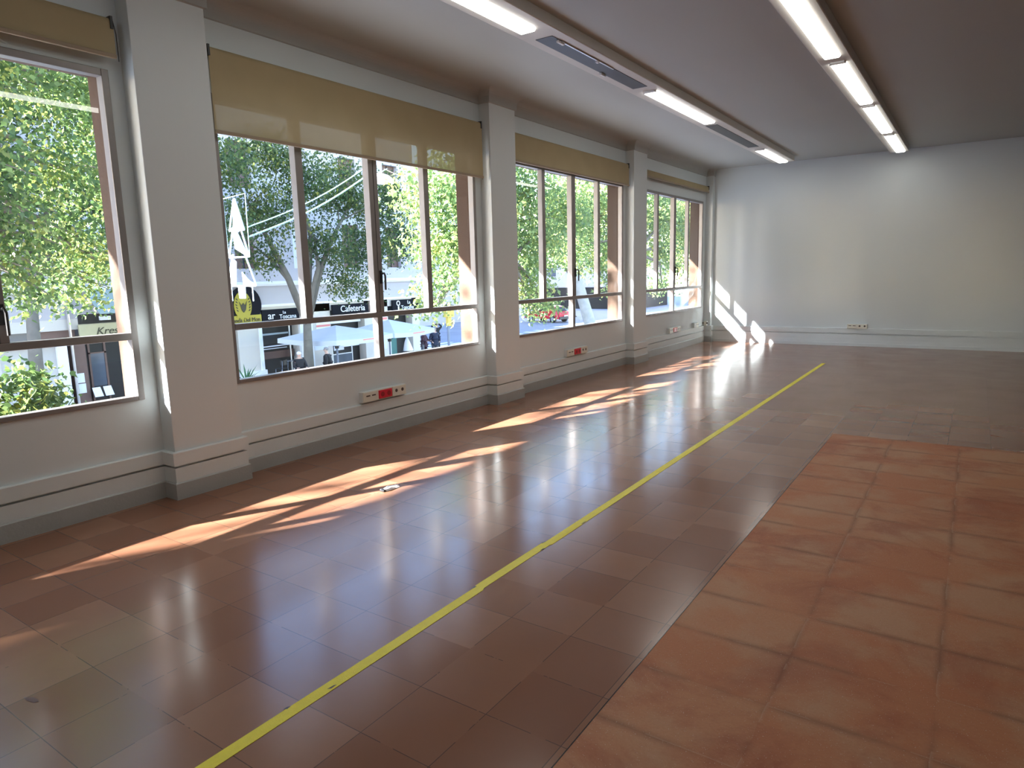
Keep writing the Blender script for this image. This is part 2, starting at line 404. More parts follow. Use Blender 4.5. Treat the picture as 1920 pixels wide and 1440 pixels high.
# ------------------------------------------------------------------ windows
FX0, FX1 = -4.715, -4.645
GX = -4.69
MULL = {0: (-3.78, -3.0, -2.25), 1: (-.02, .76, 1.545), 2: (3.775, 4.60, 5.335), 3: (7.60, 8.375, 9.145), 4: (11.40, 12.195, 12.93)}
WL = {0: 'window behind the viewer at the near end of the left wall', 1: 'nearest window, cut by the left edge of the photo',
      2: 'second window, the large one with the half lowered blind', 3: 'third window with the trees close outside', 4: 'last and smallest looking window next to the far wall'}
ZM = 1.150
for i, (a, b) in enumerate(BAYS):
    wi = sempty('window_%d' % (i if i else 5), (FX1, (a + b) / 2, ZS), WL[i], 'window')
    L = lambda v: rel(wi, v)
    def lk(nm_, mb, mat, **k):
        o = link(nm_, mb, mat, wi, **k)
        o.data.transform(Matrix.Translation(-wi.location)); return o
    fr_ = MB().box(FX0, FX1, a, a + .045, ZS, ZT).box(FX0, FX1, b - .045, b, ZS, ZT).box(FX0, FX1, a + .045, b - .045, ZS, ZS + .03).box(FX0, FX1, a + .045, b - .045, ZT - .045, ZT)
    lk('frame', fr_, M['frame'], bevel=.004)
    lk('transom', MB().box(FX0, FX1 + .004, a + .045, b - .045, ZM - .024, ZM + .024), M['frame'], bevel=.004)
    mc = MULL[i]
    for k, y in enumerate(mc):
        if k == 1 and i != 1 or (i == 1 and k == 2):
            mb = MB().box(FX0, FX1 + .006, y - .058, y - .004, ZM + .024, ZT - .045).box(FX0, FX1 + .006, y + .004, y + .052, ZM + .024, ZT - .045).box(FX0, FX1 - .02, y - .01, y + .01, ZM + .024, ZT - .045)
            lk('mullion', mb, M['frame'], bevel=.003)
            h0 = ZM + .26 if i != 1 else ZM + .10
            hd = MB().box(FX1 + .006, FX1 + .018, y + .012, y + .040, h0 + .03, h0 + .15)
            hd.tube([(FX1 + .012, y + .026, h0 + .12), (FX1 + .055, y + .026, h0 + .125), (FX1 + .058, y + .034, h0 + .10), (FX1 + .055, y + .034, h0 - .03)], .010, 8)
            lk('handle', hd, M['black'])
        else:
            lk('mullion', MB().box(FX0, FX1, y - .036, y + .036, ZM + .024, ZT - .045), M['frame'], bevel=.003)
    ym = mc[1]
    lk('lower_mullion', MB().box(FX0, FX1, ym - .036, ym + .030, ZS + .03, ZM - .024), M['frame'], bevel=.003)
    for y0, y1, z0, z1 in [(a + .045, mc[0], ZM, ZT - .04), (mc[0], mc[1], ZM, ZT - .04), (mc[1], mc[2], ZM, ZT - .04), (mc[2], b - .045, ZM, ZT - .04), (a + .045, ym, ZS + .03, ZM), (ym, b - .045, ZS + .03, ZM)]:
        me_ = MB(); me_.poly([(GX, y0, z0), (GX, y1, z0), (GX, y1, z1), (GX, y0, z1)])
        lk('glass', me_, M['glass'])

# ------------------------------------------------------------------ roller blinds
blinds = [(-4.62, -1.42, .69, 'unseen roller blind beside the viewer, lowered to keep sun off the floor'), (-.78, 2.36, 2.895, 'beige roller blind, almost fully raised, over the nearest window'),  # first blind is out of view, let down to block stray sun
          (3.0, 6.21, 2.545, 'beige roller blind lowered furthest, with light showing through its lower half'),
          (6.83, 10.03, 2.80, 'beige roller blind over the third window, lowered a little'), (10.66, 13.86, 3.01, 'narrow beige roller blind rolled up over the last window')]
for i, (a, b, zb, lab) in enumerate(blinds):
    bt = thing('roller_blind', (-4.60, (a + b) / 2, 3.13), lab, 'blind', 'beige roller blinds above the windows')
    def lk(nm_, mb, mat, **k):
        o = link(nm_, mb, mat, bt, **k); o.data.transform(Matrix.Translation(-bt.location)); return o
    x = -4.575
    fb = MB()
    rr = .028
    pts = [(-4.60 + rr * math.cos(R(t)), 3.11 + rr * math.sin(R(t))) for t in range(180, -1, -20)]
    pts += [(-4.572, 3.0 if zb < 3.0 else 3.05), (-4.572, zb + .02)]
    n = len(pts)
    fb.v = [(p[0], a, p[1]) for p in pts] + [(p[0], b, p[1]) for p in pts] + [(p[0] - .0015, a, p[1]) for p in pts] + [(p[0] - .0015, b, p[1]) for p in pts]
    for k in range(n - 1): fb.f.append((k, k + 1, n + k + 1, n + k))
    fb.v = fb.v[:2 * n]
    lk('fabric', fb, M['blind'])
    lk('bottom_bar', MB().box(-4.581, -4.562, a, b, zb, zb + .026), M['blindbar'], bevel=.004)
    lk('roller', MB().tube([(-4.60, a + .01, 3.11), (-4.60, b - .01, 3.11)], .024, 14), M['blindbar'], smooth=True)
    for y in (a, b - .012):
        lk('bracket', MB().box(-4.66, -4.565, y - .006, y + .010, 3.07, 3.145), M['black'])
    ch = MB(); ch.tube([(-4.60, b + .014, 3.13), (-4.598, b + .026, 3.05), (-4.598, b + .026, zb - .005)], .003, 6)
    lk('bead_chain', ch, M['black'])

# ------------------------------------------------------------------ ceiling light rows
def channel(x0, x1, y1, lab):
    mb = MB(); z0 = 3.398
    n = [(x0, ZC), (x0 + .03, z0 + .004), (x0 + .04, z0), (x1 - .006, z0), (x1, z0 + .006), (x1, ZC)]
    k = len(n); mb.v = [(p[0], YN, p[1]) for p in n] + [(p[0], y1, p[1]) for p in n]
    for j in range(k): mb.f.append((j, (j + 1) % k, k + (j + 1) % k, k + j))
    mb.f += [tuple(range(k)), tuple(range(k, 2 * k))[::-1]]
    o = link('light_channel', mb, M['house'], loc=((x0 + x1) / 2, y1 / 2, ZC))
    tag(o, lab, 'ceiling channel', 'white channels carrying the strip lights')
channel(-3.27, -2.878, 13.45, 'white ceiling channel nearer the windows, with dark gaps between its lights')
channel(-1.41, -1.095, 13.72, 'white ceiling channel further from the windows, filled with lights end to end')
def lamp(x, w_, y0, y1, lab, grp):
    o = thing('strip_light', (x, (y0 + y1) / 2, 3.398), lab, 'ceiling light', grp)
    L = (y1 - y0) / 2; z1 = .0
    mb = MB(); prof = [(-w_ / 2, z1), (-w_ / 2 + .004, -.012), (-w_ / 2 + .014, -.021), (w_ / 2 - .014, -.021), (w_ / 2 - .004, -.012), (w_ / 2, z1)]
    k = len(prof)
    for yy, sc in ((-L + .05, 1), (L - .012, 1), (L, .9)):
        mb.v += [(p[0] * sc, yy, p[1] * sc) for p in prof]
    for s_ in (0, 1):
        for j in range(k): mb.f.append((s_ * k + j, s_ * k + (j + 1) % k, (s_ + 1) * k + (j + 1) % k, (s_ + 1) * k + j))
    mb.f += [tuple(range(k)), tuple(range(2 * k, 3 * k))[::-1]]
    link('diffuser', mb, M['lamp'], o)
    cp = MB()
    for q in range(5):
        s_ = 1 - .04 * q
        yy = -L + .05 - .01 * q
        cp.box(-w_ / 2 * s_, w_ / 2 * s_, yy - .0075, yy, -.019 * s_, 0)
    link('end_cap', cp, M['cap'], o)
    return o
G1 = 'strip lights in the row nearer the windows'; G2 = 'strip lights in the row further from the windows'
lamp(-3.07, .155, 2.75, 4.83, 'strip light cut by the top edge, before the long dark gap', G1)
lamp(-3.038, .15, 7.14, 9.17, 'middle strip light between the two dark gaps', G1)
lamp(-3.06, .16, 11.72, 13.40, 'short far strip light beyond the second dark gap', G1)
lamp(-3.07, .155, -1.75, .35, 'strip light behind the viewer in the window row', G1)
lamp(-1.235, .145, 5.08, 7.14, 'largest strip light of the full row, cut by the top edge', G2)
lamp(-1.225, .145, 7.33, 9.36, 'second strip light of the full row', G2)
lamp(-1.222, .145, 9.51, 11.56, 'third strip light of the full row', G2)
lamp(-1.215, .145, 11.76, 13.64, 'furthest strip light of the full row, nearest the end wall', G2)
lamp(-1.235, .145, 2.85, 4.90, 'strip light overhead in the full row', G2)
lamp(-1.235, .145, .6, 2.65, 'strip light behind the viewer in the full row', G2)
def gap(x, y0, y1, lab, full):
    o = thing('empty_light_tray', (x, (y0 + y1) / 2, 3.398), lab, 'light tray', 'dark trays where a strip light is missing')
    L = (y1 - y0) / 2
    link('louvre', MB().poly([(-.085, -L, -.004), (.075, -L, -.004), (.075, L, -.004), (-.085, L, -.004)], .004, (0, 0, 1)), M['dark'], o)
    if full:
        link('edge_strip', MB().box(.068, .080, -L + .15, L - .8, -.012, -.004), M['steel'], o)
        for cx, cy, s_ in ((.06, -L + .16, .05), (.062, -L + .82, .02), (-.085, -L + 1.22, .05)):
            link('clip', MB().box(cx - .012, cx + .012, cy - s_, cy + s_, -.022, -.003), M['white'], o, bevel=.003)
    return o
gap(-3.055, 5.05, 6.98, 'long dark empty tray between the first two strip lights', True)
gap(-3.07, 9.36, 11.45, 'smaller looking dark empty tray before the far strip light', False)

# ------------------------------------------------------------------ sockets
def sockbox(loc, rz, mods, lab, w_=.19, h_=.095):
    """faces local +X; modules run along local Y"""
    n = len(mods); o = thing('socket_box', loc, lab, 'socket box', 'socket boxes low on the walls', rz)
    Lh = n * w_ / 2
    link('back_box', MB().box(0, .045, -Lh - .004, Lh + .004, -h_ / 2 - .004, h_ / 2 + .004), M['rail'], o, bevel=.004)
    for k, kd in enumerate(mods):
        y = -Lh + (k + .5) * w_
        if kd == 'red':
            p_ = link('red_socket', MB().box(.045, .062, y - w_ / 2 + .008, y + w_ / 2 - .008, -h_ / 2 + .008, h_ / 2 - .008), M['redp'], o, bevel=.005); p_['label'] = 'red double socket'
            for s_ in (-.042, .042): link('socket_well', MB().tube([(.0615, y + s_, 0), (.0635, y + s_, 0)], .024, 16), simple_red_dark, p_)
            link('rim', MB().box(.045, .052, y - w_ / 2 + .001, y + w_ / 2 - .001, -h_ / 2, h_ / 2), M['plastic'], o)
        elif kd == 'soc':
            p_ = link('white_socket', MB().box(.045, .058, y - w_ / 2 + .002, y + w_ / 2 - .002, -h_ / 2, h_ / 2), M['plastic'], o, bevel=.004)
            for s_ in (-.042, .042):
                link('socket_well', MB().tube([(.0575, y + s_, .006), (.0595, y + s_, .006)], .017, 14), M['slot'], p_)
        elif kd == 'data':
            p_ = link('data_plate', MB().box(.045, .058, y - w_ / 2 + .002, y + w_ / 2 - .002, -h_ / 2, h_ / 2), M['plastic'], o, bevel=.004)
            for s_ in (-.036, .036): link('port', MB().box(.0575, .0595, y + s_ - .024, y + s_ + .024, -.0 + .004, .016), M['slot'], p_)
        elif kd == 'grey':
            link('blank_plate', MB().box(.045, .056, y - w_ / 2 + .002, y + w_ / 2 - .002, -h_ / 2, h_ / 2), M['plinth'], o, bevel=.004)
    return o
simple_red_dark = simple('red_well', (.35, .005, .015), .4)
sockbox((XW, 4.57, .400), 0, ['data', 'red', 'soc'], 'white and red socket box under the second window')
sockbox((XW, 8.39, .393), 0, ['data', 'red', 'soc'], 'white and red socket box under the third window', .197)
sockbox((XW, 12.19, .390), 0, ['data', 'red', 'soc'], 'small looking red and white socket box under the last window', .19)
sockbox((XW, 13.36, .385), 0, ['grey', 'data'], 'grey and white box at the foot of the last window, near the corner', .12)
sockbox((XW + .052, 13.95, .385), -R(90), ['soc'], 'tiny white socket facing the viewer on the corner pilaster', .07, .085)
sockbox((-1.775, YF, .375), -R(90), ['data', 'soc'], 'white socket box alone on the far end wall', .17, .08)

# ------------------------------------------------------------------ things on the floor
tp_ = MB(); ysl = [-.5, .9, 1.9, 2.42, 2.44, 3.05, 3.07, 3.9, 5.2, 7., 9., 10.3, 11.37]
off = [0, .002, .004, .003, -.004, -.003, .004, .002, .0, .002, .003, .003, .002]
for k, (y, o_) in enumerate(zip(ysl, off)):
    xc = -1.889 + .0008 * y + o_ * 1.3
    for s_ in (-.026, .026): tp_.v += [(xc + s_, y, .0016)]
for k in range(len(ysl) - 1): tp_.f.append((2 * k, 2 * k + 1, 2 * k + 3, 2 * k + 2))
b0 = len(tp_.v); tp_.v += [(x, y, .0002) for x, y, z in tp_.v]
for k in range(len(ysl) - 1):
    tp_.f += [(2 * k, 2 * k + 2, b0 + 2 * k + 2, b0 + 2 * k), (2 * k + 1, 2 * k + 3, b0 + 2 * k + 3, b0 + 2 * k + 1)]
tape = link('floor_tape', tp_, M['tape']); tag(tape, 'long strip of yellow marking tape running down the tiled floor', 'tape')
nk = MB()
for x, y, dx, dy in ((-1.912, 1.33, .006, .012), (-1.872, 1.50, .005, .02), (-1.912, 2.42, .006, .018), (-1.915, 3.06, .006, .02), (-1.862, 3.45, .004, .03), (-1.911, 3.9, .004, .02), (-1.866, 2.98, .005, .02)):
    nk = MB(); nk.poly([(x - dx, y - dy, .0022), (x + dx, y - dy * .4, .0022), (x + dx * .7, y + dy, .0022), (x - dx * .6, y + dy * .5, .0022)])
    link('worn_nick', nk, M['slot'], tape)
sc = thing('paper_scrap', (-3.37, 3.33, .0), 'crumpled scrap of pale paper on the floor below the second window', 'scrap')
pm = MB(); rnd = random.Random(2); gx, gy = 7, 5
for i in range(gx):
    for j in range(gy):
        pm.v.append(((i / (gx - 1) - .5) * .07, (j / (gy - 1) - .5) * .13 + rnd.uniform(-.006, .006), .003 + rnd.random() * .018 * (1 if 0 < i < gx - 1 else .4)))
for i in range(gx - 1):
    for j in range(gy - 1): pm.f.append((i * gy + j, (i + 1) * gy + j, (i + 1) * gy + j + 1, i * gy + j + 1))
link('paper', pm, M['paper'], sc)
link('dark_fragment', MB().box(-.02, .02, -.075, -.045, .002, .014), M['black'], sc, bevel=.002)

# ------------------------------------------------------------------ street level
SZ = -2.95
g_ = link('street_ground', MB().poly([(-140, -80, SZ), (XO, -80, SZ), (XO, 170, SZ), (-140, 170, SZ)], .1, (0, 0, -1)), M['asphalt']); struct(g_, 'grey asphalt road outside, blue sky light painted into its colour', 'road')
pv = link('far_pavement', MB().box(-26, -19.2, -40, 30.5, SZ, SZ + .10), M['pave']); struct(pv, 'pavement in front of the cafes', 'pavement')
pv2 = link('near_pavement', MB().box(-8.5, XO, -40, 90, SZ, SZ + .10), M['pave']); struct(pv2, 'pavement below the windows', 'pavement')
for k in range(7):
    o = link('crossing_stripe', MB().box(-29.3 + k * .95, -28.8 + k * .95, 31.6, 35.2, SZ, SZ + .006), M['stripe']); struct(o, 'white stripe of the crossing beyond the cafe corner', 'road marking'); o['group'] = 'white crossing stripes'
for k in range(6):
    o = link('crossing_stripe', MB().box(-28.5, -22.5, 37.2 + k * 1.5, 37.75 + k * 1.5, SZ, SZ + .006), M['stripe']); struct(o, 'white stripe of the crossing seen through the third window', 'road marking'); o['group'] = 'white crossing stripes further on'

# ---- cafe building opposite
FX = -26.0
cb = thing('cafe_building', (FX, 14, SZ), 'pale building across the street with cafes along its ground floor', 'building')
def cl(nm_, mb, mat, parent=None, **k):
    o = link(nm_, mb, mat, parent or cb, **k); 
    o.data.transform(Matrix.Translation(-cb.location)); return o
wm = MB()
HT = 12.5
wm.box(FX - 12, FX - .6, -30, 28.8, SZ, HT)                         # core
# upper floors with window openings
win = []
ycs = [-24 + 3.0 * k for k in range(18)]
floors = [(2.0, 4.1), (5.4, 7.3), (8.6, 10.4)]
for z0, z1 in floors:
    for yc in ycs: win.append((yc - .55, yc + .55, z0, z1))
zprev = .32
for z0, z1 in floors:
    wm.box(FX - .6, FX, -30, 28.8, zprev, z0); yprev = -30
    for yc in ycs:
        wm.box(FX - .6, FX, yprev, yc - .55, z0, z1); yprev = yc + .55
    wm.box(FX - .6, FX, yprev, 28.8, z0, z1); zprev = z1
wm.box(FX - .6, FX, -30, 28.8, zprev, HT)
cl('wall', wm, M['facade'])
for k, (a, b, z0, z1) in enumerate(win):
    if a < 3 or z0 > 8: continue
    wo = cl('window', MB().box(FX - .35, FX - .30, a, b, z0, z1), M['winglass'])
    cl('shutter', MB().box(FX - .28, FX - .24, a, a + .5, z0, z1).box(FX - .28, FX - .24, b - .5, b, z0, z1), M['brownwood'] if (k % 3) else M['white'], wo)
cl('cornice', MB().box(FX, FX + .22, -30, 29.0, 1.32, 1.44).box(FX, FX + .12, -30, 28.9, 1.24, 1.32), M['white'])
cl('fascia_band', MB().box(FX, FX + .05, 13.5, 28.8, .32, .42), M['white'])
# ground floor piers (what stands between the openings)
gm = MB()
for a, b in ((-30, 8.6), (13.4, 17.0), (17.25, 18.28), (20.4, 22.35), (24.6, 26.3), (28.2, 28.8)): gm.box(FX - .6, FX, a, b, SZ, .32)
gm.box(FX - .6, FX, 8.6, 28.8, -.05, .32)
cl('ground_floor_wall', gm, M['facade_warm'])
cl('jamb', MB().box(FX - .3, FX + .06, 18.26, 18.42, SZ, -.5).box(FX - .3, FX + .10, 17.2, 18.5, SZ, -2.45), M['white'])
cl('pillar', MB().box(FX - .2, FX + .12, 20.42, 20.62, SZ, -.3).box(FX - .2, FX + .12, 20.85, 21.15, SZ, -.3), M['white'])
# left block: stone base, ledge, brown panel, white pilaster
cl('stone_base', MB().box(FX - .6, FX - .02, 7.5, 10.25, SZ, -.52), M['stone'])
cl('ledge', MB().box(FX - .5, FX + .25, 7.5, 10.3, -.52, -.40), M['white'])
cl('brown_panel', MB().box(FX - .5, FX - .1, 9.62, 10.95, -.40, 1.2), M['brownwood'])
cl('window', MB().box(FX - .45, FX - .15, 8.7, 9.5, -.36, 1.2), M['winglass'])
cl('white_pilaster', MB().box(FX - .1, FX + .10, 10.24, 10.56, SZ, -.40), M['white'])
cl('downpipe', MB().tube([(FX + .1, 10.72, SZ), (FX + .1, 10.72, 1.2)], .045, 8), M['steel'])
cl('door_surround', MB().box(FX - .5, FX - .05, 10.76, 11.20, SZ, -.33), M['brownwood'])
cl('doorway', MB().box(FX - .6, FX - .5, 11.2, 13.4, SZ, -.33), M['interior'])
cl('door_panel', MB().box(FX - .5, FX - .46, 11.45, 11.52, SZ, -.5).box(FX - .5, FX - .46, 12.0, 12.07, SZ, -.5).box(FX - .5, FX - .46, 11.45, 12.07, -1.0, -.95), M['brownwood'])
cl('door_glass', MB().box(FX - .5, FX - .48, 11.52, 12.0, -2.2, -1.0), M['winglass'])
cl('awning', MB().poly([(FX, 11.3, 1.45), (FX, 13.6, 1.45), (FX + 1.1, 13.6, .48), (FX + 1.1, 11.3, .48)], .03, (0, 0, 1)), simple('awning_canvas', (.30, .38, .36), .8))
cl('recess', MB().box(FX - .02, FX + .01, 11.05, 13.4, .12, .46), M['interior'])
cl('wall_lamp', MB().box(FX + .01, FX + .14, 11.75, 12.1, .22, .36), M['white'])
# shop window of the first cafe
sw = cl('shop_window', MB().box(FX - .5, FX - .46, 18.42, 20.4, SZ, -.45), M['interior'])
cl('shelf_line', MB().box(FX - .45, FX - .40, 18.5, 20.2, -.98, -.90), simple('shop_shelf', (.45, .5, .52), .5), sw)  # plain pale horizontal lines across the shop window
cl('shelf_line', MB().box(FX - .45, FX - .38, 18.5, 20.2, -1.52, -1.47).box(FX - .45, FX - .38, 18.6, 20.0, -1.62, -1.59), M['letter'], sw)
cl('counter', MB().box(FX - .45, FX - .30, 18.5, 20.3, -2.05, -1.72), simple('counter_brown', (.09, .045, .035), .6), sw)
cl('glazing_bar', MB().box(FX - .12, FX - .06, 19.92, 19.98, SZ, -.45).box(FX - .12, FX - .06, 18.42, 20.4, -.52, -.45), M['steel'])
# second opening with dark interior, third opening
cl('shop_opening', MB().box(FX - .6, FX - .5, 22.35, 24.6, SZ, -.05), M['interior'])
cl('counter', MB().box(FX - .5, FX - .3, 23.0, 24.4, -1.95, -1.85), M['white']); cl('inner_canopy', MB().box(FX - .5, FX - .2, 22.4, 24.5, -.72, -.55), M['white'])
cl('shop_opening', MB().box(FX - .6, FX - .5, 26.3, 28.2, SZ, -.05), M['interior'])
cl('inner_panel', MB().box(FX - .5, FX - .42, 26.3, 27.3, SZ, -1.2), M['green_int'])
cl('inner_post', MB().box(FX - .42, FX - .36, 26.72, 26.82, SZ, -1.2), M['letter'])
for y, z, h_ in ((21.62, -1.15, .75), (22.02, -.75, .0)):
    if h_:
        cl('poster', MB().box(FX + .0, FX + .02, y - .35, y + .45, z - h_, z), M['poster'])
cl('poster', MB().box(FX, FX + .02, 21.45, 22.3, -.88, -.52), M['white']); cl('poster', MB().box(FX + .02, FX + .03, 21.45, 22.3, -.80, -.70), M['pinkred'])
cl('poster', MB().box(FX, FX + .02, 25.35, 26.2, -.88, -.45), M['white']); cl('poster', MB().box(FX + .02, FX + .03, 25.35, 26.2, -.74, -.62), M['pinkred'])
cl('poster', MB().box(FX, FX + .02, 25.2, 26.1, -2.3, -1.5), M['poster'])

# ---- shop signs
def sign(name, y0, y1, z0, z1, mat, lab):
    o = thing(name, (FX + .05, (y0 + y1) / 2, (z0 + z1) / 2), lab, 'sign')
    link('board', MB().box(0, .10, -(y1 - y0) / 2, (y1 - y0) / 2, -(z1 - z0) / 2, (z1 - z0) / 2), mat, o, bevel=.01)
    return o
o = sign('shop_sign', 18.42, 20.42, -.42, .20, M['sign'], 'black cafe sign reading ar La Toscana behind the left tree trunk')
text('lettering', 'ar', .46, (.11, -.72, -.12), M['letter'], o); text('lettering', 'Toscana', .28, (.11, -.12, -.13), M['letter'], o); text('lettering', 'La', .18, (.11, .08, .09), M['letter'], o)
o = sign('shop_sign', 22.40, 25.25, -.26, .22, M['sign'], 'dark sign reading Cafeteria above the parasols')
text('lettering', 'Cafeteria', .44, (.11, -.93, -.13), M['letter'], o, sx=1.0)
o = sign('shop_sign', 26.55, 28.6, -.34, .26, M['sign'], 'dark corner sign with a round emblem, half hidden by bright leaves')
text('lettering', 'La', .26, (.11, .12, .06), M['letter'], o); text('lettering', 'Toscana', .30, (.11, -.38, -.22), M['letter'], o)
em = MB()
for k in range(20):
    a0, a1 = 2 * math.pi * k / 20, 2 * math.pi * (k + 1) / 20
    em.poly([(.11, -.60 + r * math.cos(t), .12 + r * math.sin(t)) for r, t in ((.09, a0), (.14, a0), (.14, a1), (.09, a1))], .01, (1, 0, 0))
em.box(.11, .12, -.64, -.54, -.24, -.04); link('emblem', em, M['letter'], o)
o = sign('shop_sign', 11.0, 12.95, -.34, .11, M['creamsign'], 'cream sign with dark script over the dark doorway seen through the nearest window')
text('lettering', 'Kresca', .36, (.11, -.45, -.16), M['olive'], o, shear=.3, sx=1.1)
ot = sign('shop_sign', 16.75, 18.38, -.34, .02, M['yellow'], 'yellow bar sign topped by a round emblem on black, below the festive frame')
text('lettering', 'Ronda Del Mon', .25, (.11, -.74, -.10), M['olive'], ot, sx=.92)
bk = MB(); bk.poly([(.0, .10 + .78 * math.cos(t), .62 + .80 * math.sin(t)) for t in [2 * math.pi * k / 32 for k in range(32)]], .08, (1, 0, 0)); link('round_backing', bk, M['sign'], ot)
ye = MB(); ye.poly([(.09, -.06 + .42 * math.cos(t), .60 + .60 * math.sin(t)) for t in [2 * math.pi * k / 32 for k in range(32)]], .03, (1, 0, 0))
ye.poly([(.09, -.40, .10), (.09, .28, .10), (.09, .20, .34), (.09, -.32, .34)], .035, (1, 0, 0)); link('emblem', ye, M['yellow'], ot)
dk = MB()
dk.poly([(.125, y, z) for y, z in ((-.24, .78), (-.14, .40), (-.05, .30), (.06, .42), (.14, .80), (.04, .62), (-.05, .72), (-.14, .62))], .01, (1, 0, 0))
for s_ in (-1, 1):
    for k in range(5):
        cy, cz = -.05 + s_ * (.33 - .02 * abs(k - 2)), .40 + k * .12
        dk.poly([(.125, cy + .045 * math.cos(t) * 1.0, cz + .03 * math.sin(t) + s_ * .03 * math.cos(t)) for t in [2 * math.pi * q / 8 for q in range(8)]], .01, (1, 0, 0))
link('emblem_detail', dk, M['olive'], ot)

# ---- menus and stands in front of the dark doorway
for k, (y, z, lab) in enumerate(((10.93, -1.775, 'upper white menu sheet on the brown door surround'), (10.945, -2.15, 'lower white menu sheet on the brown door surround'))):
    o = link('menu_sheet', MB().box(0, .015, -.12, .12, -.17, .17), M['paper']); o.location = (FX - .04, y, z); tag(o, lab, 'menu', 'menu sheets by the dark doorway')
for k, (y, lab) in enumerate(((11.36, 'left of the two white menu boards on stands before the dark doorway'), (11.73, 'right of the two white menu boards on stands before the dark doorway'))):
    o = thing('menu_stand', (FX + .12, y, SZ + .1), lab, 'menu stand', 'menu stands before the dark doorway')
    link('board', MB().poly([(.08, -.14, .35), (.08, .15, .35), (-.06, .12, .68), (-.06, -.15, .68)], .02, (1, 0, .3)), M['paper'], o)
    link('post', MB().tube([(0, 0, .02), (0, 0, .5)], .015, 8), M['black'], o); link('foot', MB().tube([(0, 0, 0), (0, 0, .02)], .16, 16), M['black'], o)

# ---- cafe chairs behind the first shop front
def chair(loc, rz, lab):
    o = thing('cafe_chair', loc, lab, 'chair', 'dark cafe chairs by the shop window', rz)
    link('seat', MB().box(-.21, .21, -.21, .21, .44, .47), M['black'], o, bevel=.01)
    bkm = MB(); n = 8
    for k in range(n):
        a0, a1 = R(-60 + 120 * k / n), R(-60 + 120 * (k + 1) / n)
        bkm.poly([(-.23 * math.cos(a), .23 * math.sin(a), z) for a, z in ((a0, .62), (a1, .62), (a1, .84), (a0, .84))], .02, (-1, 0, 0))
    link('backrest', bkm, M['black'], o)
    for sx_ in (-.18, .18):
        for sy in (-.18, .18): link('leg', MB().tube([(sx_ * 1.1, sy * 1.1, 0), (sx_, sy, .44)], .014, 6), M['pole'], o)
    for sy in (-.17, .17): link('back_post', MB().tube([(-.18, sy, .44), (-.22, sy * 1.1, .8)], .013, 6), M['pole'], o)
chair((-25.25, 18.78, SZ + .1), R(190), 'left dark cafe chair in front of the shop window'); chair((-25.25, 19.92, SZ + .1), R(160), 'right dark cafe chair in front of the shop window')
o = thing('cafe_table', (-25.15, 19.35, SZ + .1), 'small cafe table between the two dark chairs', 'table')
link('table_top', MB().box(-.25, .25, -.28, .28, .72, .75), M['steel'], o, bevel=.01); link('pedestal', MB().tube([(0, 0, 0), (0, 0, .72)], .03, 10), M['steel'], o); link('base', MB().tube([(0, 0, 0), (0, 0, .03)], .22, 14), M['black'], o)

# ---- parasols
def parasol(x, y, hw, zt, ze, lab, rz=0):
    o = thing('parasol', (x, y, SZ + .1), lab, 'parasol', 'large pale square parasols on the cafe terrace', rz)
    h0 = ze - SZ - .1; h1 = zt - SZ - .1
    cn = [(-hw, -hw), (hw, -hw), (hw, hw), (-hw, hw)]; mb = MB(); n = 6
    apex = (0, 0, h1)
    # each panel sags slightly between the ribs
    mid = []
    for k in range(4):
        a, b = Vector((*cn[k], h0)), Vector((*cn[(k + 1) % 4], h0)); A = Vector(apex)
        rows = []
        for i in range(n + 1):
            t = i / n; row = []
            for j in range(n + 1):
                u = j / n; p = A.lerp(a.lerp(b, u), t); p.z -= .10 * t * math.sin(math.pi * u) * (1 - .4 * t); row.append(tuple(p))
            rows.append(row)
        base = len(mb.v)
        for r_ in rows: mb.v += r_
        for i in range(n):
            for j in range(n): q = base + i * (n + 1) + j; mb.f.append((q, q + n + 1, q + n + 2, q + 1))
        # valance
        base = len(mb.v); mb.v += rows[n]; mb.v += [(p[0] * 1.005, p[1] * 1.005, p[2] - .20) for p in rows[n]]
        for j in range(n): mb.f.append((base + j, base + n + 1 + j, base + n + 2 + j, base + j + 1))
    link('canopy', mb, M['canvas'], o, smooth=False)
    link('pole', MB().tube([(0, 0, 0), (0, 0, h1 - .02)], .045, 10), M['pole'], o)
    link('hub', MB().tube([(0, 0, h0 - .55), (0, 0, h0 - .42)], .09, 10), M['black'], o)
    for k in range(4):
        c_ = cn[k]; link('rib', MB().tube([(0, 0, h0 - .5), (c_[0] * .5, c_[1] * .5, (h0 + h1) / 2 - .06)], .015, 6), M['black'], o)
        link('base_slab', MB().box(c_[0] / hw * .30 - .24, c_[0] / hw * .30 + .24, c_[1] / hw * .30 - .24, c_[1] / hw * .30 + .24, 0, .06), M['stone'], o)
    lt = MB().box(hw * 1.006, hw * 1.006 + .006, -.2, .7, h0 - .13, h0 - .09); link('printed_line', lt, M['pinkred'], o)
    return o
parasol(-22.9, 19.95, 1.72, -.52, -.98, 'left pale parasol, just behind the two people in dark coats', R(4))
parasol(-23.0, 23.3, 1.55, -.50, -1.0, 'right bluish parasol, beside the group of three people', R(6))

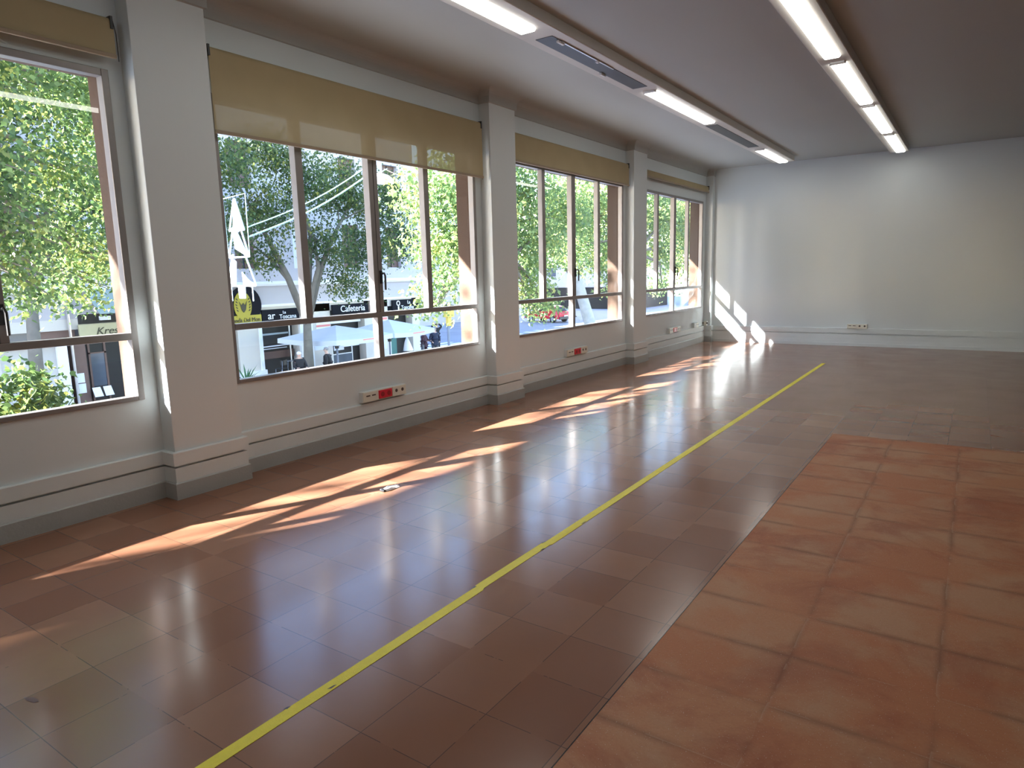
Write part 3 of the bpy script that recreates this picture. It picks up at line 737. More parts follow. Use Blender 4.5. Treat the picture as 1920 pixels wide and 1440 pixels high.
# terrace screen and wrapped bundle
o = thing('menu_screen', (-24.6, 21.75, SZ + .1), 'glazed menu screen standing below the left parasol', 'screen')
link('frame', MB().box(-.02, .02, -.62, -.58, 0, 1.75).box(-.02, .02, .58, .62, 0, 1.75).box(-.02, .02, -.58, .58, 1.70, 1.75).box(-.02, .02, -.58, .58, .8, .84), M['white'], o)
link('poster_sheet', MB().box(-.008, .008, -.5, .1, 1.0, 1.6), M['poster'], o)
link('pane', MB().box(-.004, .004, -.58, .58, .04, .8), M['winglass'], o)
o = thing('wrapped_bundle', (-22.2, 23.65, SZ + .1), 'white wrapped bundle standing under the right parasol', 'bundle')
bm_ = MB(); bm_.tube([(0, 0, 0), (0, 0, .3), (.03, .02, .9), (.0, 0, 1.25), (0, 0, 1.5)], [.26, .30, .24, .14, .04], 12); link('cloth', bm_, M['white'], o, smooth=True)
link('strap', MB().tube([(.02, .01, .80), (.02, .01, .86)], .262, 12), M['slot'], o)
o = thing('potted_palm', (-20.9, 14.05, SZ + .1), 'spiky green palm in a pot at the lower left of the second window', 'plant')
link('pot', MB().tube([(0, 0, 0), (0, 0, .75)], [.2, .28], 14), M['pot'], o)
for k in range(16):
    a = k * 2.399; el = R(25 + 50 * ((k * 7) % 16) / 16); fm = MB(); L = 1.0
    d = Vector((math.cos(a) * math.cos(el), math.sin(a) * math.cos(el), math.sin(el))); s_ = Vector((-math.sin(a), math.cos(a), 0)) * .035
    p0 = Vector((0, 0, .75)); pts = [p0 + d * L * t - Vector((0, 0, .25 * t * t)) for t in (0, .33, .66, 1)]
    wv_ = (.6, 1, .7, .05)
    for q in range(4): fm.v += [tuple(pts[q] - s_ * wv_[q]), tuple(pts[q] + s_ * wv_[q])]
    fm.f = [(0, 1, 3, 2), (2, 3, 5, 4), (4, 5, 7, 6)]
    link('leaf', fm, M['palm'], o)

# ---- traffic signal
o = thing('traffic_light', (-20.0, 24.1, SZ + .1), 'traffic light with yellow backing on a slim grey pole near the crossing', 'traffic light')
link('pole', MB().tube([(0, 0, 0), (0, 0, 3.0)], .065, 10), M['pole'], o)
link('signal_head', MB().box(-.14, .14, -.16, .30, 2.45, 2.78).box(-.06, .1, -.10, .14, 2.05, 2.45), M['signal'], o, bevel=.02)
link('lamp_hood', MB().tube([(.14, -.02, 2.93), (.32, -.02, 2.90)], .12, 12).box(-.1, .14, -.12, .10, 2.78, 3.05), M['black'], o)
link('push_button', MB().box(.10, .18, .15, .24, 2.12, 2.32), M['steel'], o)

# ---- people
def skinmesh(name, verts, edges, radii, root, mat, parent=None, sub=2):
    me = bpy.data.meshes.new(name); me.from_pydata(verts, edges, [])
    bm = bmesh.new(); bm.from_mesh(me); sk = bm.verts.layers.skin.verify(); bm.verts.ensure_lookup_table()
    for i, v in enumerate(bm.verts):
        r_ = radii[i]; v[sk].radius = r_ if hasattr(r_, '__len__') else (r_, r_); v[sk].use_root = (i == root)
    bm.to_mesh(me); bm.free(); me.materials.append(mat)
    o = bpy.data.objects.new(name, me); COL.objects.link(o)
    m_ = o.modifiers.new('skin', 'SKIN'); m_.use_smooth_shade = True
    s_ = o.modifiers.new('sub', 'SUBSURF'); s_.levels = sub; s_.render_levels = sub
    if parent: o.parent = parent
    return o
def person(loc, rz, h, lab, coat, legs, hair, arms='down', lean=.0, bag=None, hairkind='short'):
    k = h / 1.72
    o = thing('person', loc, lab, 'person', None, rz); o.scale = (k, k, k)
    f = lambda x, y, z: (x + lean * max(0, z - .9) * .5, y, z)                     # faces local +X
    sh = {'down': [(.02, .25, 1.18), (.08, .25, .93), (.10, .24, .84)], 'fwd': [(.06, .24, 1.18), (.26, .20, 1.10), (.34, .17, 1.12)], 'up': [(.02, .34, 1.52), (.02, .16, 1.68), (.03, .08, 1.70)], 'pocket': [(-.04, .29, 1.16), (.08, .25, .98), (.12, .20, .94)]}[arms]
    V = [f(0, 0, .95), f(0, 0, 1.12), f(0, 0, 1.30), f(0, 0, 1.42), f(.01, 0, 1.50), f(.02, 0, 1.58), f(.025, 0, 1.66)]
    Rr = [.13, .125, (.13, .16), (.09, .12), .052, .082, .078]; E = [(i, i + 1) for i in range(6)]
    for s_ in (1, -1):
        b = len(V); V += [f(0, s_ * .17, 1.39)] + [f(x, s_ * y, z) for x, y, z in sh]; Rr += [.062, .045, .034, .028]
        E += [(3, b), (b, b + 1), (b + 1, b + 2), (b + 2, b + 3)]
        # five fingers of different length
        w_ = Vector(V[b + 3]); d = (w_ - Vector(V[b + 2])).normalized(); side = d.cross(Vector((1, 0, 0))).normalized() if abs(d.x) < .8 else Vector((0, 1, 0))
        for q, (L, off_) in enumerate(((.05, -.035), (.075, -.018), (.08, 0), (.075, .016), (.06, .03))):
            c = len(V); V.append(tuple(w_ + d * L + side * off_)); Rr.append(.008); E.append((b + 3, c))
    for s_ in (1, -1):
        b = len(V); st_ = .06 * s_
        V += [(0 + st_ * .2, s_ * .10, .88), (st_, s_ * .10, .48), (st_ * .9 - .03, s_ * .10, .10), (st_ * .9 + .13, s_ * .11, .035)]; Rr += [.095, .062, .044, .04]
        E += [(0, b), (b, b + 1), (b + 1, b + 2), (b + 2, b + 3)]
    skinmesh('body', V, E, Rr, 0, M['skin'], o)
    fc = f(.025, 0, 1.63)
    fm = MB(); fm.ell((fc[0] + .085, 0, fc[2] - .01), (.018, .014, .022), 8, 6)
    link('nose', fm, M['skin'], o, smooth=True)
    for s_ in (1, -1):
        link('eye', MB().ell((fc[0] + .074, s_ * .03, fc[2] + .015), (.009, .012, .007), 8, 6), M['black'], o, smooth=True)
        link('ear', MB().ell((fc[0], s_ * .083, fc[2]), (.02, .01, .03), 8, 6), M['skin'], o, smooth=True)
    link('mouth', MB().ell((fc[0] + .078, 0, fc[2] - .045), (.006, .022, .006), 8, 6), M['redp'], o, smooth=True)
    # hair: cap over crown and back
    hm = MB(); hm.ell((fc[0] - .018, 0, fc[2] + .035), (.098, .09, .085), 14, 8)
    if hairkind == 'long': hm.ell((fc[0] - .045, 0, fc[2] - .04), (.075, .092, .12), 12, 8)
    link('hair', hm, hair, o, smooth=True)
    # coat and trousers
    CV = [f(0, 0, .80), f(0, 0, .95), f(0, 0, 1.12), f(0, 0, 1.30), f(0, 0, 1.41), f(.005, 0, 1.475)]
    CR = [(.19, .20), (.175, .185), (.165, .18), (.16, .19), (.115, .15), .07]; CE = [(i, i + 1) for i in range(5)]
    for s_ in (1, -1):
        b = len(CV); CV += [f(0, s_ * .175, 1.38)] + [f(x, s_ * y, z) for x, y, z in sh[:2]] + [tuple(Vector(f(sh[1][0], s_ * sh[1][1], sh[1][2])).lerp(Vector(f(sh[2][0], s_ * sh[2][1], sh[2][2])), .45))]
        CR += [.088, .066, .055, .05]; CE += [(4, b), (b, b + 1), (b + 1, b + 2), (b + 2, b + 3)]
    skinmesh('coat', CV, CE, CR, 1, coat, o)
    TV = [(0, 0, .93)]; TR = [.155]; TE = []
    for s_ in (1, -1):
        b = len(TV); st_ = .06 * s_; TV += [(st_ * .2, s_ * .10, .84), (st_, s_ * .10, .48), (st_ * .9 - .03, s_ * .10, .12)]; TR += [.115, .085, .07]; TE += [(0, b), (b, b + 1), (b + 1, b + 2)]
    skinmesh('trousers', TV, TE, TR, 0, legs, o)
    for s_ in (1, -1):
        st_ = .06 * s_; link('shoe', MB().ell((st_ * .9 + .05, s_ * .105, .045), (.14, .052, .05), 12, 6), M['black'], o, smooth=True)
    if bag:
        link('bag', MB().box(.02, .16, -.34, -.24, .62, .92), bag, o, bevel=.03); link('bag_strap', MB().tube([(.09, -.29, .92), (.02, -.12, 1.44)], .012, 6), bag, o)
    return o
cblk = simple('coat_black', (.012, .012, .014), .8); cnav = simple('coat_navy', (.015, .022, .05), .7); cmar = simple('coat_maroon', (.05, .02, .03), .8)
tgr = simple('trousers_grey', (.10, .11, .13), .8); hw_ = simple('hair_white', (.75, .76, .80), .7); hg = simple('hair_grey', (.28, .26, .25), .7); hd_ = simple('hair_dark', (.02, .015, .012), .6)
cgrey = simple('bag_grey', (.16, .16, .17), .7)
person((-21.0, 16.42, SZ + .1), R(-20), 1.63, 'white haired person in a black coat beside the tree trunk', cblk, cblk, hw_, 'fwd')
person((-21.0, 17.80, SZ + .1), R(215), 1.66, 'grey haired person in a black jacket facing the cafe wall posters', cblk, tgr, hg, 'pocket', .12)
person((-23.6, 26.42, SZ + .1), R(10), 1.56, 'person with dark hair, maroon jacket and grey bag, left of the trio', cmar, cmar, hd_, 'fwd', 0, cgrey, 'long')
person((-23.4, 27.05, SZ + .1), R(-25), 1.66, 'grey haired person in a padded navy jacket, in front in the trio', cnav, tgr, hg, 'pocket')
person((-26.1, 30.35, SZ), R(-25), 1.68, 'person in black standing behind the navy jacket, arms raised to the head', cblk, cblk, hd_, 'up')

# ---- red car crossing beyond the trees
def car(loc, rz):
    o = thing('car', loc, 'red car standing on the road beyond the third window', 'car', None, rz)
    L, W_ = 4.2, 1.75
    prof = [(-2.1, .35), (-2.1, .78), (-1.95, .92), (-1.65, 1.0), (-1.35, 1.40), (-.6, 1.50), (.3, 1.46), (.95, 1.05), (1.75, .92), (2.05, .78), (2.1, .35)]
    mb = MB(); k = len(prof)
    for y, s_ in ((-W_ / 2 + .04, .97), (-W_ / 2, .99), (W_ / 2, .99), (W_ / 2 - .04, .97)): pass
    for y in (-W_ / 2, -W_ / 2 + .12, W_ / 2 - .12, W_ / 2):
        inn = abs(y) < W_ / 2 - .01
        for x, z in prof: mb.v.append((x, y * (1 if z < 1.0 else (.80 if not inn else .86)), z + (.0 if not inn else .03 * (z > .9))))
    for r_ in range(3):
        for j in range(k - 1): mb.f.append((r_ * k + j, r_ * k + j + 1, (r_ + 1) * k + j + 1, (r_ + 1) * k + j))
        mb.f.append((r_ * k + k - 1, r_ * k, (r_ + 1) * k, (r_ + 1) * k + k - 1))
    mb.f += [tuple(range(k)), tuple(range(3 * k, 4 * k))[::-1]]
    link('body', mb, M['carred'], o, bevel=.02)
    for s_ in (-1, 1):
        y = s_ * (W_ / 2 * .80 + .035)
        link('side_window', MB().poly([(x, s_ * (W_ / 2 + .004) if z < 1.02 else y, z) for x, z in ((-1.45, 1.02), (-1.22, 1.36), (-.55, 1.43), (.25, 1.40), (.80, 1.03))], .012, (0, s_, 0)), M['carglass'], o)
        for x in (-1.3, 1.3):
            wh = link('wheel', MB().tube([(x, s_ * (W_ / 2 - .2), .32), (x, s_ * (W_ / 2 + .01), .32)], .32, 20), M['tyre'], o)
            link('hubcap', MB().tube([(x, s_ * (W_ / 2 + .01), .32), (x, s_ * (W_ / 2 + .025), .32)], .19, 16), M['steel'], wh)
        link('tail_light', MB().box(-2.13, -2.07, s_ * .78 - .09, s_ * .78 + .09, .72, .88), M['redp'], o, bevel=.01)
        link('headlight', MB().box(2.05, 2.12, s_ * .66 - .14, s_ * .66 + .14, .62, .76), M['white'], o, bevel=.01)
    link('rear_window', MB().poly([(-1.68, -.66, 1.02), (-1.68, .66, 1.02), (-1.39, .56, 1.38), (-1.39, -.56, 1.38)], .012, (-1, 0, .5)), M['carglass'], o)
    link('windscreen', MB().poly([(.97, -.62, 1.06), (.97, .62, 1.06), (.34, .56, 1.44), (.34, -.56, 1.44)], .012, (1, 0, .5)), M['carglass'], o)
    link('bumper', MB().box(-2.16, -2.04, -.85, .85, .30, .55), M['black'], o, bevel=.03)
    link('number_plate', MB().box(-2.18, -2.16, -.26, .26, .56, .68), M['white'], o)
car((-32.4, 53.4, SZ), R(170))

# ---- festive frame in the shape of a fir, hung from cables
o = thing('festive_fir', (-14.0, 9.50, 1.08), 'white tinsel fir shaped street decoration in a thin frame, hanging outside the second window', 'decoration')
yb, x0 = 0, 0
fm = MB(); r_ = .011
zt, zb, hx = 2.33, .95, .42
fm.tube([(-hx, 0, zt - .05), (hx, 0, zt), (hx - .02, 0, zb), (-hx + .02, 0, zb), (-hx, 0, zt - .05)], r_, 6)
link('outer_frame', fm, M['wire'], o)
fir = MB(); zz = [2.25, 1.55, 1.62, .95, 1.02, .30]; ww = [.02, .28, .14, .38, .22, .56]
for s_ in (-1, 1): fir.tube([(s_ * w_, 0, z) for w_, z in zip(ww, zz)], .022, 6)
for w_, z in ((.28, 1.55), (.38, .95), (.56, .30)): fir.tube([(-w_, 0, z), (w_, 0, z)], .02, 6)
fir.tube([(-.12, 0, .30), (-.10, 0, .02), (.10, 0, .02), (.12, 0, .30)], .02, 6)
link('fir_outline', fir, M['tinsel'], o)
tn = MB()
tn.poly([(x, .01, z) for x, z in ((-.02, 2.2), (.04, 2.2), (.26, 1.58), (.02, 1.50), (.34, .98), (.30, .96), (-.12, 1.15), (-.16, 1.5))], .02, (0, -1, 0))
tn.poly([(x, .01, z) for x, z in ((-.50, .32), (-.30, .95), (-.12, .85), (-.20, .32))], .02, (0, -1, 0)); tn.poly([(x, .01, z) for x, z in ((.06, .62), (.30, .42), (.54, .32), (.08, .32))], .02, (0, -1, 0))
tn.poly([(x, .01, z) for x, z in ((-.11, .30), (.11, .30), (.09, .04), (-.09, .04))], .02, (0, -1, 0))
for x in (-.40, .40): tn.tube([(x, 0, .30), (x, 0, -.05)], .016, 6)
link('tinsel_fill', tn, M['tinsel'], o)
for k, (za, zc_, lab) in enumerate(((2.72, 4.35, 'thinner upper pale cable slanting up from the festive fir'), (2.50, 4.12, 'thicker lower pale cable slanting up from the festive fir'))):
    mb = MB(); A = Vector((-14, 9.8, za)); B = Vector((-14.0, 13.9, zc_ + .28)); pts = [tuple(A.lerp(B, t) - Vector((0, 0, .16 * math.sin(math.pi * t)))) for t in [i / 10 for i in range(11)]]
    mb.tube(pts, .014 + .006 * k, 6); o = link('overhead_cable', mb, M['wire']); tag(o, lab, 'cable', 'pale overhead cables')
o = thing('street_lamp', (-14.0, 14.15, 4.22), 'white hanging street lamp, its body enlarged to stand for a sun glint, just below the half lowered blind', 'lamp')
lm = MB(); lm.ell((0, 0, 0), (.20, .46, .15), 16, 10); link('lamp_shade', lm, simple('lamp_shade_glass', (.92, .93, .92), .3, trans=.6), o, smooth=True)  # large white body stands in for a sun glint on the lamp
link('hanger', MB().tube([(0, -.25, .25), (0, 0, .16), (0, .3, .3)], .012, 6), M['wire'], o); link('lens', MB().ell((0, .46, .0), (.05, .08, .05), 12, 8), M['steel'], o, smooth=True)

# ------------------------------------------------------------------ trees
def leaves(clusters, n, size, seed, twig=.28, dens=5.0):
    """leaf blades as one mesh; gathered into sprays inside the given ellipsoids"""
    rg = np.random.default_rng(seed)
    vol = np.array([(c[3] * c[4] * c[5]) ** .75 for c in clusters]); cnt = (vol / vol.sum() * n).astype(int)
    P = []
    for c, k in zip(clusters, cnt):
        nt_ = max(4, int(k / 26))
        d = rg.normal(size=(nt_, 3)); d /= np.linalg.norm(d, axis=1)[:, None]; rad = rg.random(nt_) ** .45
        tw = np.array(c[:3]) + d * rad[:, None] * np.array(c[3:6])
        idx = rg.integers(0, nt_, k)
        P.append(tw[idx] + rg.normal(size=(k, 3)) * [twig, twig, twig * .7])
    P = np.vstack(P); k = len(P)
    shape = np.array([(0, 0, 0), (.22, .12, .04), (.36, .42, -.03), (.16, .58, .02), (0, 1.1, -.10), (-.16, .58, .02), (-.36, .42, -.03), (-.22, .12, .04)])
    # orientation: blade hangs outwards and down
    az = rg.random(k) * 2 * np.pi; pit = rg.normal(-.75, .5, k); roll = rg.normal(0, .8, k)
    fy = np.stack([np.cos(az) * np.cos(pit), np.sin(az) * np.cos(pit), np.sin(pit)], 1)
    sx_ = np.stack([-np.sin(az), np.cos(az), np.zeros(k)], 1); nz_ = np.cross(sx_, fy)
    fx = sx_ * np.cos(roll)[:, None] + nz_ * np.sin(roll)[:, None]; fz = np.cross(fx, fy)
    sz = size * rg.uniform(.6, 1.25, k)
    V = P[:, None, :] + (shape[None, :, 0, None] * fx[:, None] + shape[None, :, 1, None] * fy[:, None] + shape[None, :, 2, None] * fz[:, None]) * sz[:, None, None]
    V = V.reshape(-1, 3); m8 = len(shape)
    me = bpy.data.meshes.new('crown')
    me.vertices.add(len(V)); me.vertices.foreach_set('co', V.ravel().astype(np.float32))
    me.loops.add(k * m8); me.loops.foreach_set('vertex_index', np.arange(k * m8, dtype=np.int32))
    me.polygons.add(k); me.polygons.foreach_set('loop_start', np.arange(0, k * m8, m8, dtype=np.int32)); me.polygons.foreach_set('loop_total', np.full(k, m8, dtype=np.int32))
    me.update(calc_edges=True); me.validate(); return me
def tree(base, fork, r, clusters, n, size, mat, lab, seed, bark='bark', mid=None, limbs=None, twig=.28, group='street trees outside the windows', lr=.35):
    o = thing('street_tree', base, lab, 'tree', group)
    B = Vector(base); F = Vector(fork); rn = random.Random(seed); mb = MB()
    tpts = [B, B.lerp(F, .04)] + ([Vector(mid)] if mid else [B.lerp(F, .5) + Vector((rn.uniform(-.1, .1), rn.uniform(-.1, .1), 0))]) + [F]
    mb.tube([p - B for p in tpts], [r * 1.35, r, r * .9, r * .72], 12)
    cs = limbs or clusters
    for k, c in enumerate(cs):
        C = Vector(c[:3]); L = (C - F).length; rb = r * lr + .02
        mid_ = F.lerp(C, .5) + Vector((rn.uniform(-.15, .15) * L, rn.uniform(-.15, .15) * L, .12 * L))
        mb.tube([p - B for p in (F - Vector((0, 0, .1)), F.lerp(mid_, .5) + Vector((0, 0, .03 * L)), mid_, C)], [rb * 1.3, rb, rb * .7, rb * .3], 7)
        for q in range(4):
            e = C + Vector((rn.uniform(-1, 1) * c[3], rn.uniform(-1, 1) * c[4], rn.uniform(-.6, .8) * c[5]))
            s0 = mid_.lerp(C, rn.uniform(.3, 1)); mb.tube([p - B for p in (s0, s0.lerp(e, .5) + Vector((0, 0, .06)), e)], [rb * .32, rb * .2, rb * .08], 5)
    link('trunk', mb, M[bark], o, smooth=True)
    me = leaves([(*rel(o, c[:3]), *c[3:]) for c in clusters], n, size, seed, twig)
    me.materials.append(M[mat]); cr_ = bpy.data.objects.new('crown', me); COL.objects.link(cr_); cr_.parent = o
    return o
# nearest tree, filling the nearest window
tree((-11.5, .6, SZ), (-11.3, 1.2, 3.2), .20,
     [(-10.6, 3.6, 4.3, .9, .9, .7), (-11.4, 5.0, 4.4, .9, .7, .6), (-12.2, 6.2, 4.6, .8, .7, .7), (-10.4, 3.5, 3.1, .8, .7, .6), (-11.3, 4.9, 3.2, .8, .7, .6), (-12.2, 6.0, 3.3, .7, .5, .6),
      (-10.7, 3.8, 2.2, .7, .6, .5), (-11.3, 4.9, 2.25, .7, .5, .4), (-10.7, 3.8, 1.5, .6, .5, .4), (-12.0, 5.1, 1.45, .6, .45, .35), (-12.8, 6.0, 1.9, .5, .35, .35), (-11.6, 5.3, 1.9, .5, .5, .3),
      (-11.0, 2.4, 3.0, .9, .9, 1.2), (-11.8, 1.0, 5.2, 1.4, 1.5, 1.0), (-11.2, 4.0, 5.6, 1.2, 1.4, .8)], 30000, .088, 'leaf', 'leafy green and yellow tree filling the nearest window', 11, lr=.22, twig=.2)
# low shrub at the bottom of the nearest window
hb = thing('tall_shrub', (-12.2, 4.2, SZ), 'dense green shrub low in the nearest window, left of the menu boards', 'shrub')
me = leaves([(*rel(hb, c[:3]), *c[3:]) for c in [(-12, 3.7, .1, .7, .7, .45), (-12.1, 4.5, -.15, .7, .45, .35), (-12.2, 4.3, -.7, .8, .7, .5), (-12, 3.4, -.9, .9, .8, .8), (-12.3, 4.2, -1.6, .8, .8, .8)]], 4200, .13, 5, .16)
me.materials.append(M['leafdark']); co_ = bpy.data.objects.new('foliage', me); COL.objects.link(co_); co_.parent = hb
sm = MB()
for k in range(7): sm.tube([(random.uniform(-.2, .2), random.uniform(-.2, .2), 0), (random.uniform(-.4, .4), random.uniform(-.5, .3), 1.3), (random.uniform(-.5, .5), random.uniform(-.8, .4), 2.7)], [.04, .03, .01], 6)
link('stem', sm, M['bark'], hb)
# forked tree in front of the cafe
tree((-22.0, 17.66, SZ + .1), (-22.0, 17.72, -.15), .21,
     [(-20.6, 13.7, 5.3, 1.3, 1.0, 1.0), (-22, 16.3, 6.1, 1.5, 1.3, .9), (-20.8, 13.6, 3.3, 1.0, .8, .9), (-21.3, 15.8, 3.9, 1.2, 1.2, 1.1), (-21.3, 17.6, 5.1, 1.3, 1.3, 1.1),
      (-22, 20.1, 5.1, 1.5, 1.4, 1.2), (-22, 22.4, 4.8, 1.5, 1.4, 1.3), (-21.3, 18.5, 2.9, 1.0, 1.1, .95), (-22, 21.1, 2.8, 1.4, 1.3, 1.0), (-22, 15.9, 2.3, .8, .6, .55),
      (-21.3, 19.4, 1.5, .8, .9, .45), (-21.3, 20.4, .9, .5, .4, .4), (-21.3, 18.6, .95, .4, .4, .35), (-22, 23.6, 3.0, 1.0, 1.0, 1.0)],
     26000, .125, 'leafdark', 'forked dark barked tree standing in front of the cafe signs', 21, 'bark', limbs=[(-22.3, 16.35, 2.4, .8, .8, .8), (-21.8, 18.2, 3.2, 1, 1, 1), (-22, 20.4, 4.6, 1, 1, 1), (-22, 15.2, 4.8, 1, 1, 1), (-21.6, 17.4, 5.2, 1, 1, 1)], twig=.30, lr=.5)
tree((-22.3, 8.2, SZ + .1), (-22.2, 8.3, 1.4), .2,
     [(-22, 8.0, 4.2, 1.8, 1.8, 1.3), (-22, 10.4, 4.0, 1.6, 1.4, 1.2), (-21.6, 9.3, 2.6, 1.2, 1.2, .9), (-22, 11.6, 5.6, 1.5, 1.3, 1.2), (-22.2, 7.0, 6.2, 2, 2, 1.5), (-22.2, 10, 7.0, 2, 2, 1.3)],
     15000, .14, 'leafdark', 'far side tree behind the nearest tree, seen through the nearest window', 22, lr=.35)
# bright near trees
tree((-12.0, 17.6, SZ), (-12.1, 17.7, 1.9), .22,
     [(-11.9, 14.0, 3.6, 1.1, .95, .9), (-11.9, 14.9, 2.5, .9, .8, .9), (-12.3, 14.2, 2.4, .8, .6, .5), (-11.9, 14.2, 1.5, .8, .6, .5), (-11.9, 13.75, .85, .45, .35, .35), (-11.9, 13.55, .50, .22, .18, .12),
      (-12, 18.5, 4.1, 1.1, 1.1, 1.0), (-12, 19.0, 2.7, 1.0, 1.1, .9), (-12, 18.5, 1.3, .8, .8, .7), (-12, 19.2, .65, .45, .5, .4), (-12, 18.7, .22, .35, .4, .16), (-12, 19.7, .35, .3, .35, .2), (-12, 20.7, 3.6, 1.0, 1.0, 1.2), (-12.3, 16.4, 4.6, 1.4, 1.4, 1.2), (-12, 16.2, 2.8, 1.0, 1.0, 1.0)],
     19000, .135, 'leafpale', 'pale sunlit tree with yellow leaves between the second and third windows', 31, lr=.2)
tree((-12.0, 27.0, SZ), (-12.1, 27.0, 2.1), .24,
     [(-13, 23.0, 4.2, 1.1, 1.2, 1.2), (-13, 25.0, 4.0, 1.1, 1.2, 1.2), (-13, 23.0, 2.4, 1.0, 1.0, .9), (-13, 25.0, 2.1, .9, .9, .9), (-12, 24.9, 1.1, .5, .6, .55),
      (-12, 29.2, 4.1, 1.1, 1.3, 1.2), (-12, 31.6, 3.9, 1.0, 1.4, 1.3), (-12, 29.3, 2.2, .9, 1.0, 1.0), (-12, 30.0, .8, .7, .7, .4), (-12, 33.5, 3.4, 1.2, 1.5, 1.4), (-12.2, 27, 4.6, 1.5, 1.5, 1.3)],
     20000, .14, 'leafpale', 'sunlit tree between the third and last windows', 32, lr=.2)
tree((-12.0, 37.5, SZ), (-12.1, 37.6, 1.6), .25,
     [(-12, 36, 3.4, 1.8, 2.0, 1.6), (-12, 39, 3.2, 1.8, 2.2, 1.8), (-12, 37.5, 5.2, 2, 2.4, 1.4), (-12, 36.0, 1.4, 1.3, 1.4, .8), (-12.2, 40.5, 1.5, 1.4, 1.6, 1.0)],
     11000, .16, 'leaf', 'tree furthest down the near pavement, behind the others in the last window', 33, twig=.4, lr=.25)
# pale leaning plane tree beyond the junction, and its neighbours
tree((-25.8, 49.3, SZ), (-26.6, 47.9, 2.2), .48,
     [(-27.5, 46.5, 5.5, 2.6, 2.6, 2.2), (-25, 49, 6.5, 2.6, 2.6, 2.2), (-27.5, 50.5, 4.6, 2.2, 2.6, 1.7), (-25.5, 52.5, 4.2, 2, 2.4, 2.0), (-29.5, 46, 3.4, 1.6, 1.8, 1.2), (-23.6, 52, 1.8, 1.4, 1.8, 1.2)],
     13000, .22, 'leaf', 'leaning pale barked plane tree beyond the junction', 41, 'barkpale', twig=.55, lr=.5)
tree((-33.5, 60, SZ), (-33.5, 60, 1.0), .35, [(-34, 60, 4.5, 3, 3, 2.4), (-31, 62, 3.6, 2.6, 2.6, 2.2), (-37, 58.5, 3.6, 2.6, 2.6, 2.2), (-33, 60, 7.5, 3.5, 3.5, 2.4)], 9000, .26, 'leaf', 'round tree behind the red car', 42, twig=.6, lr=.3)
tree((-22.3, 66, SZ), (-22.3, 66, 1.0), .35, [(-22, 66, 4.5, 3, 3, 2.6), (-20, 68, 3.2, 2.6, 2.6, 2.2), (-24.5, 64, 2.4, 2.2, 2.6, 1.6), (-22, 66, 8, 3.5, 3.5, 2.4)], 9000, .26, 'leafdark', 'dark tree down the street in the last window', 43, twig=.6, lr=.3)
# street trees up the road whose crowns dapple the sun on the floor
tree((-10.6, -3.8, SZ), (-10.5, -3.7, 4.4), .20, [(-10, -1.0, 6.95, .6, .6, .25), (-10.2, -3.2, 6.6, .6, .5, .25), (-9.8, -5.6, 6.9, .6, .5, .2), (-10, -7.0, 6.6, .6, .5, .2), (-10.5, -4.0, 8.2, 1.2, 1.4, .5), (-10.1, 1.6, 6.8, .5, .8, .4), (-10.0, .5, 6.8, .45, .6, .4), (-10.2, 2.3, 6.9, .4, .5, .4)], 900, .16, 'leaf', 'street tree up the road behind the viewer', 51, lr=.25)
tree((-10.6, -11.2, SZ), (-10.5, -11.0, 4.4), .20, [(-10, -9.4, 6.55, .6, .6, .2), (-10, -11.2, 7.05, .6, .5, .2), (-10, -12.9, 6.6, .6, .5, .25), (-10.1, -8.4, 7.0, .5, .5, .2), (-10.5, -11.0, 8.2, 1.2, 1.4, .5)], 420, .16, 'leaf', 'second street tree up the road behind the viewer', 52, lr=.25)
# far buildings closing the view
for k, (x0, x1, y0, y1, h_, lab) in enumerate(((-60, -41, 20, 62, 13, 'far building down the side street'), (-62, -33, 74, 84, 14, 'far pale building closing the street behind the red car'), (-30, -17, 84, 96, 15, 'far building at the end of the road'))):
    o = thing('street_building', ((x0 + x1) / 2, (y0 + y1) / 2, SZ), lab, 'building', 'pale buildings far down the street')
    hx, hy = (x1 - x0) / 2, (y1 - y0) / 2
    link('wall', MB().box(-hx, hx, -hy, hy, 0, h_), M['farwall'], o)
    link('plinth', MB().box(-hx - .1, hx + .1, -hy - .1, hy + .1, 0, 2.6), M['interior'] if k == 1 else M['stone'], o)
    for fl in range(3):
        for q in range(int(2 * hx / 3.2)):
            x = -hx + 1.8 + q * 3.2; link('window', MB().box(x - .55, x + .55, -hy - .06, -hy + .02, 4 + 3.2 * fl, 5.9 + 3.2 * fl), M['winglass'], o)

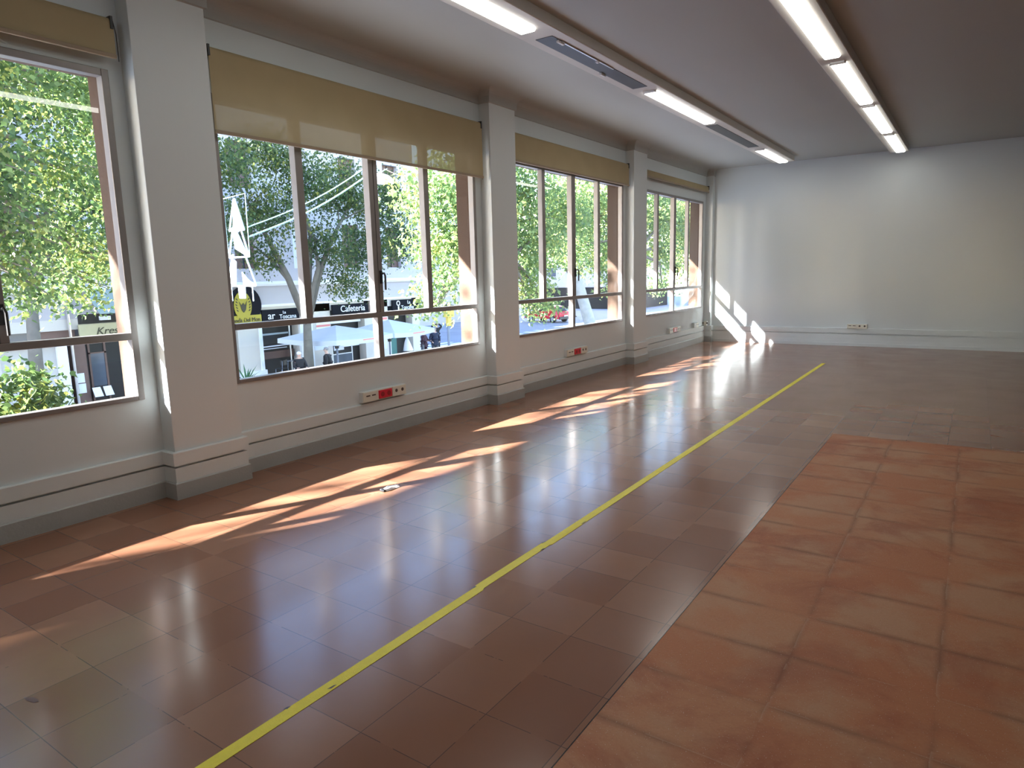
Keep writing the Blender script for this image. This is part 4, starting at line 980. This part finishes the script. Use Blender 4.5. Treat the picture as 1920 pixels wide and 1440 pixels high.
# ------------------------------------------------------------------ light
W = bpy.data.worlds.new('world'); S.world = W; W.use_nodes = True
nt = W.node_tree; nt.nodes.clear()
ow = nt.nodes.new('ShaderNodeOutputWorld'); bg = nt.nodes.new('ShaderNodeBackground'); sky = nt.nodes.new('ShaderNodeTexSky')
sky.sky_type = 'NISHITA'; sky.sun_disc = False; sky.sun_elevation = R(23.7); sky.sun_rotation = R(204.4); sky.air_density = 1.0; sky.dust_density = .5; sky.ozone_density = 1.5
nt.links.new(mixc(nt, 1., sky.outputs[0], (1.0, .98, 1.06), 'MULTIPLY'), bg.inputs[0]); bg.inputs[1].default_value = 1.08
nt.links.new(bg.outputs[0], ow.inputs[0])
sl = bpy.data.lights.new('sun', 'SUN'); sl.energy = 70.; sl.angle = R(.6); sl.color = (1., .98, .98)
so = bpy.data.objects.new('sun', sl); COL.objects.link(so)
d = Vector((1, 2.05, -1.05)).normalized(); so.rotation_euler = d.to_track_quat('-Z', 'Y').to_euler(); so.location = (-20, -20, 20)

# ------------------------------------------------------------------ camera
F_PX, YAW, PIT, ROL = 1264.69, .6008, .1618, -.0249
fw = Vector((-math.sin(YAW) * math.cos(PIT), math.cos(YAW) * math.cos(PIT), -math.sin(PIT)))
rt = Vector((math.cos(YAW), math.sin(YAW), 0)); up = rt.cross(fw)
r2 = rt * math.cos(ROL) + up * math.sin(ROL); u2 = -rt * math.sin(ROL) + up * math.cos(ROL)
cam = bpy.data.cameras.new('camera'); co = bpy.data.objects.new('camera', cam); COL.objects.link(co)
mw = Matrix((( r2.x, u2.x, -fw.x, 0), (r2.y, u2.y, -fw.y, 0), (r2.z, u2.z, -fw.z, 1.5), (0, 0, 0, 1)))
co.matrix_world = mw; cam.sensor_width = 36; cam.lens = F_PX / 1920 * 36; cam.clip_end = 400; cam.clip_start = .05
S.camera = co
S.view_settings.view_transform = 'Standard'; S.view_settings.look = 'None'; S.view_settings.gamma = 1; S.view_settings.exposure = .38
S.view_settings.use_curve_mapping = False
S.cycles.use_denoising = True
S.cycles.max_bounces = 10; S.cycles.diffuse_bounces = 5; S.cycles.transparent_max_bounces = 12; S.cycles.glossy_bounces = 4
S.cycles.sample_clamp_indirect = 8
S.cycles.caustics_reflective = False; S.cycles.caustics_refractive = False
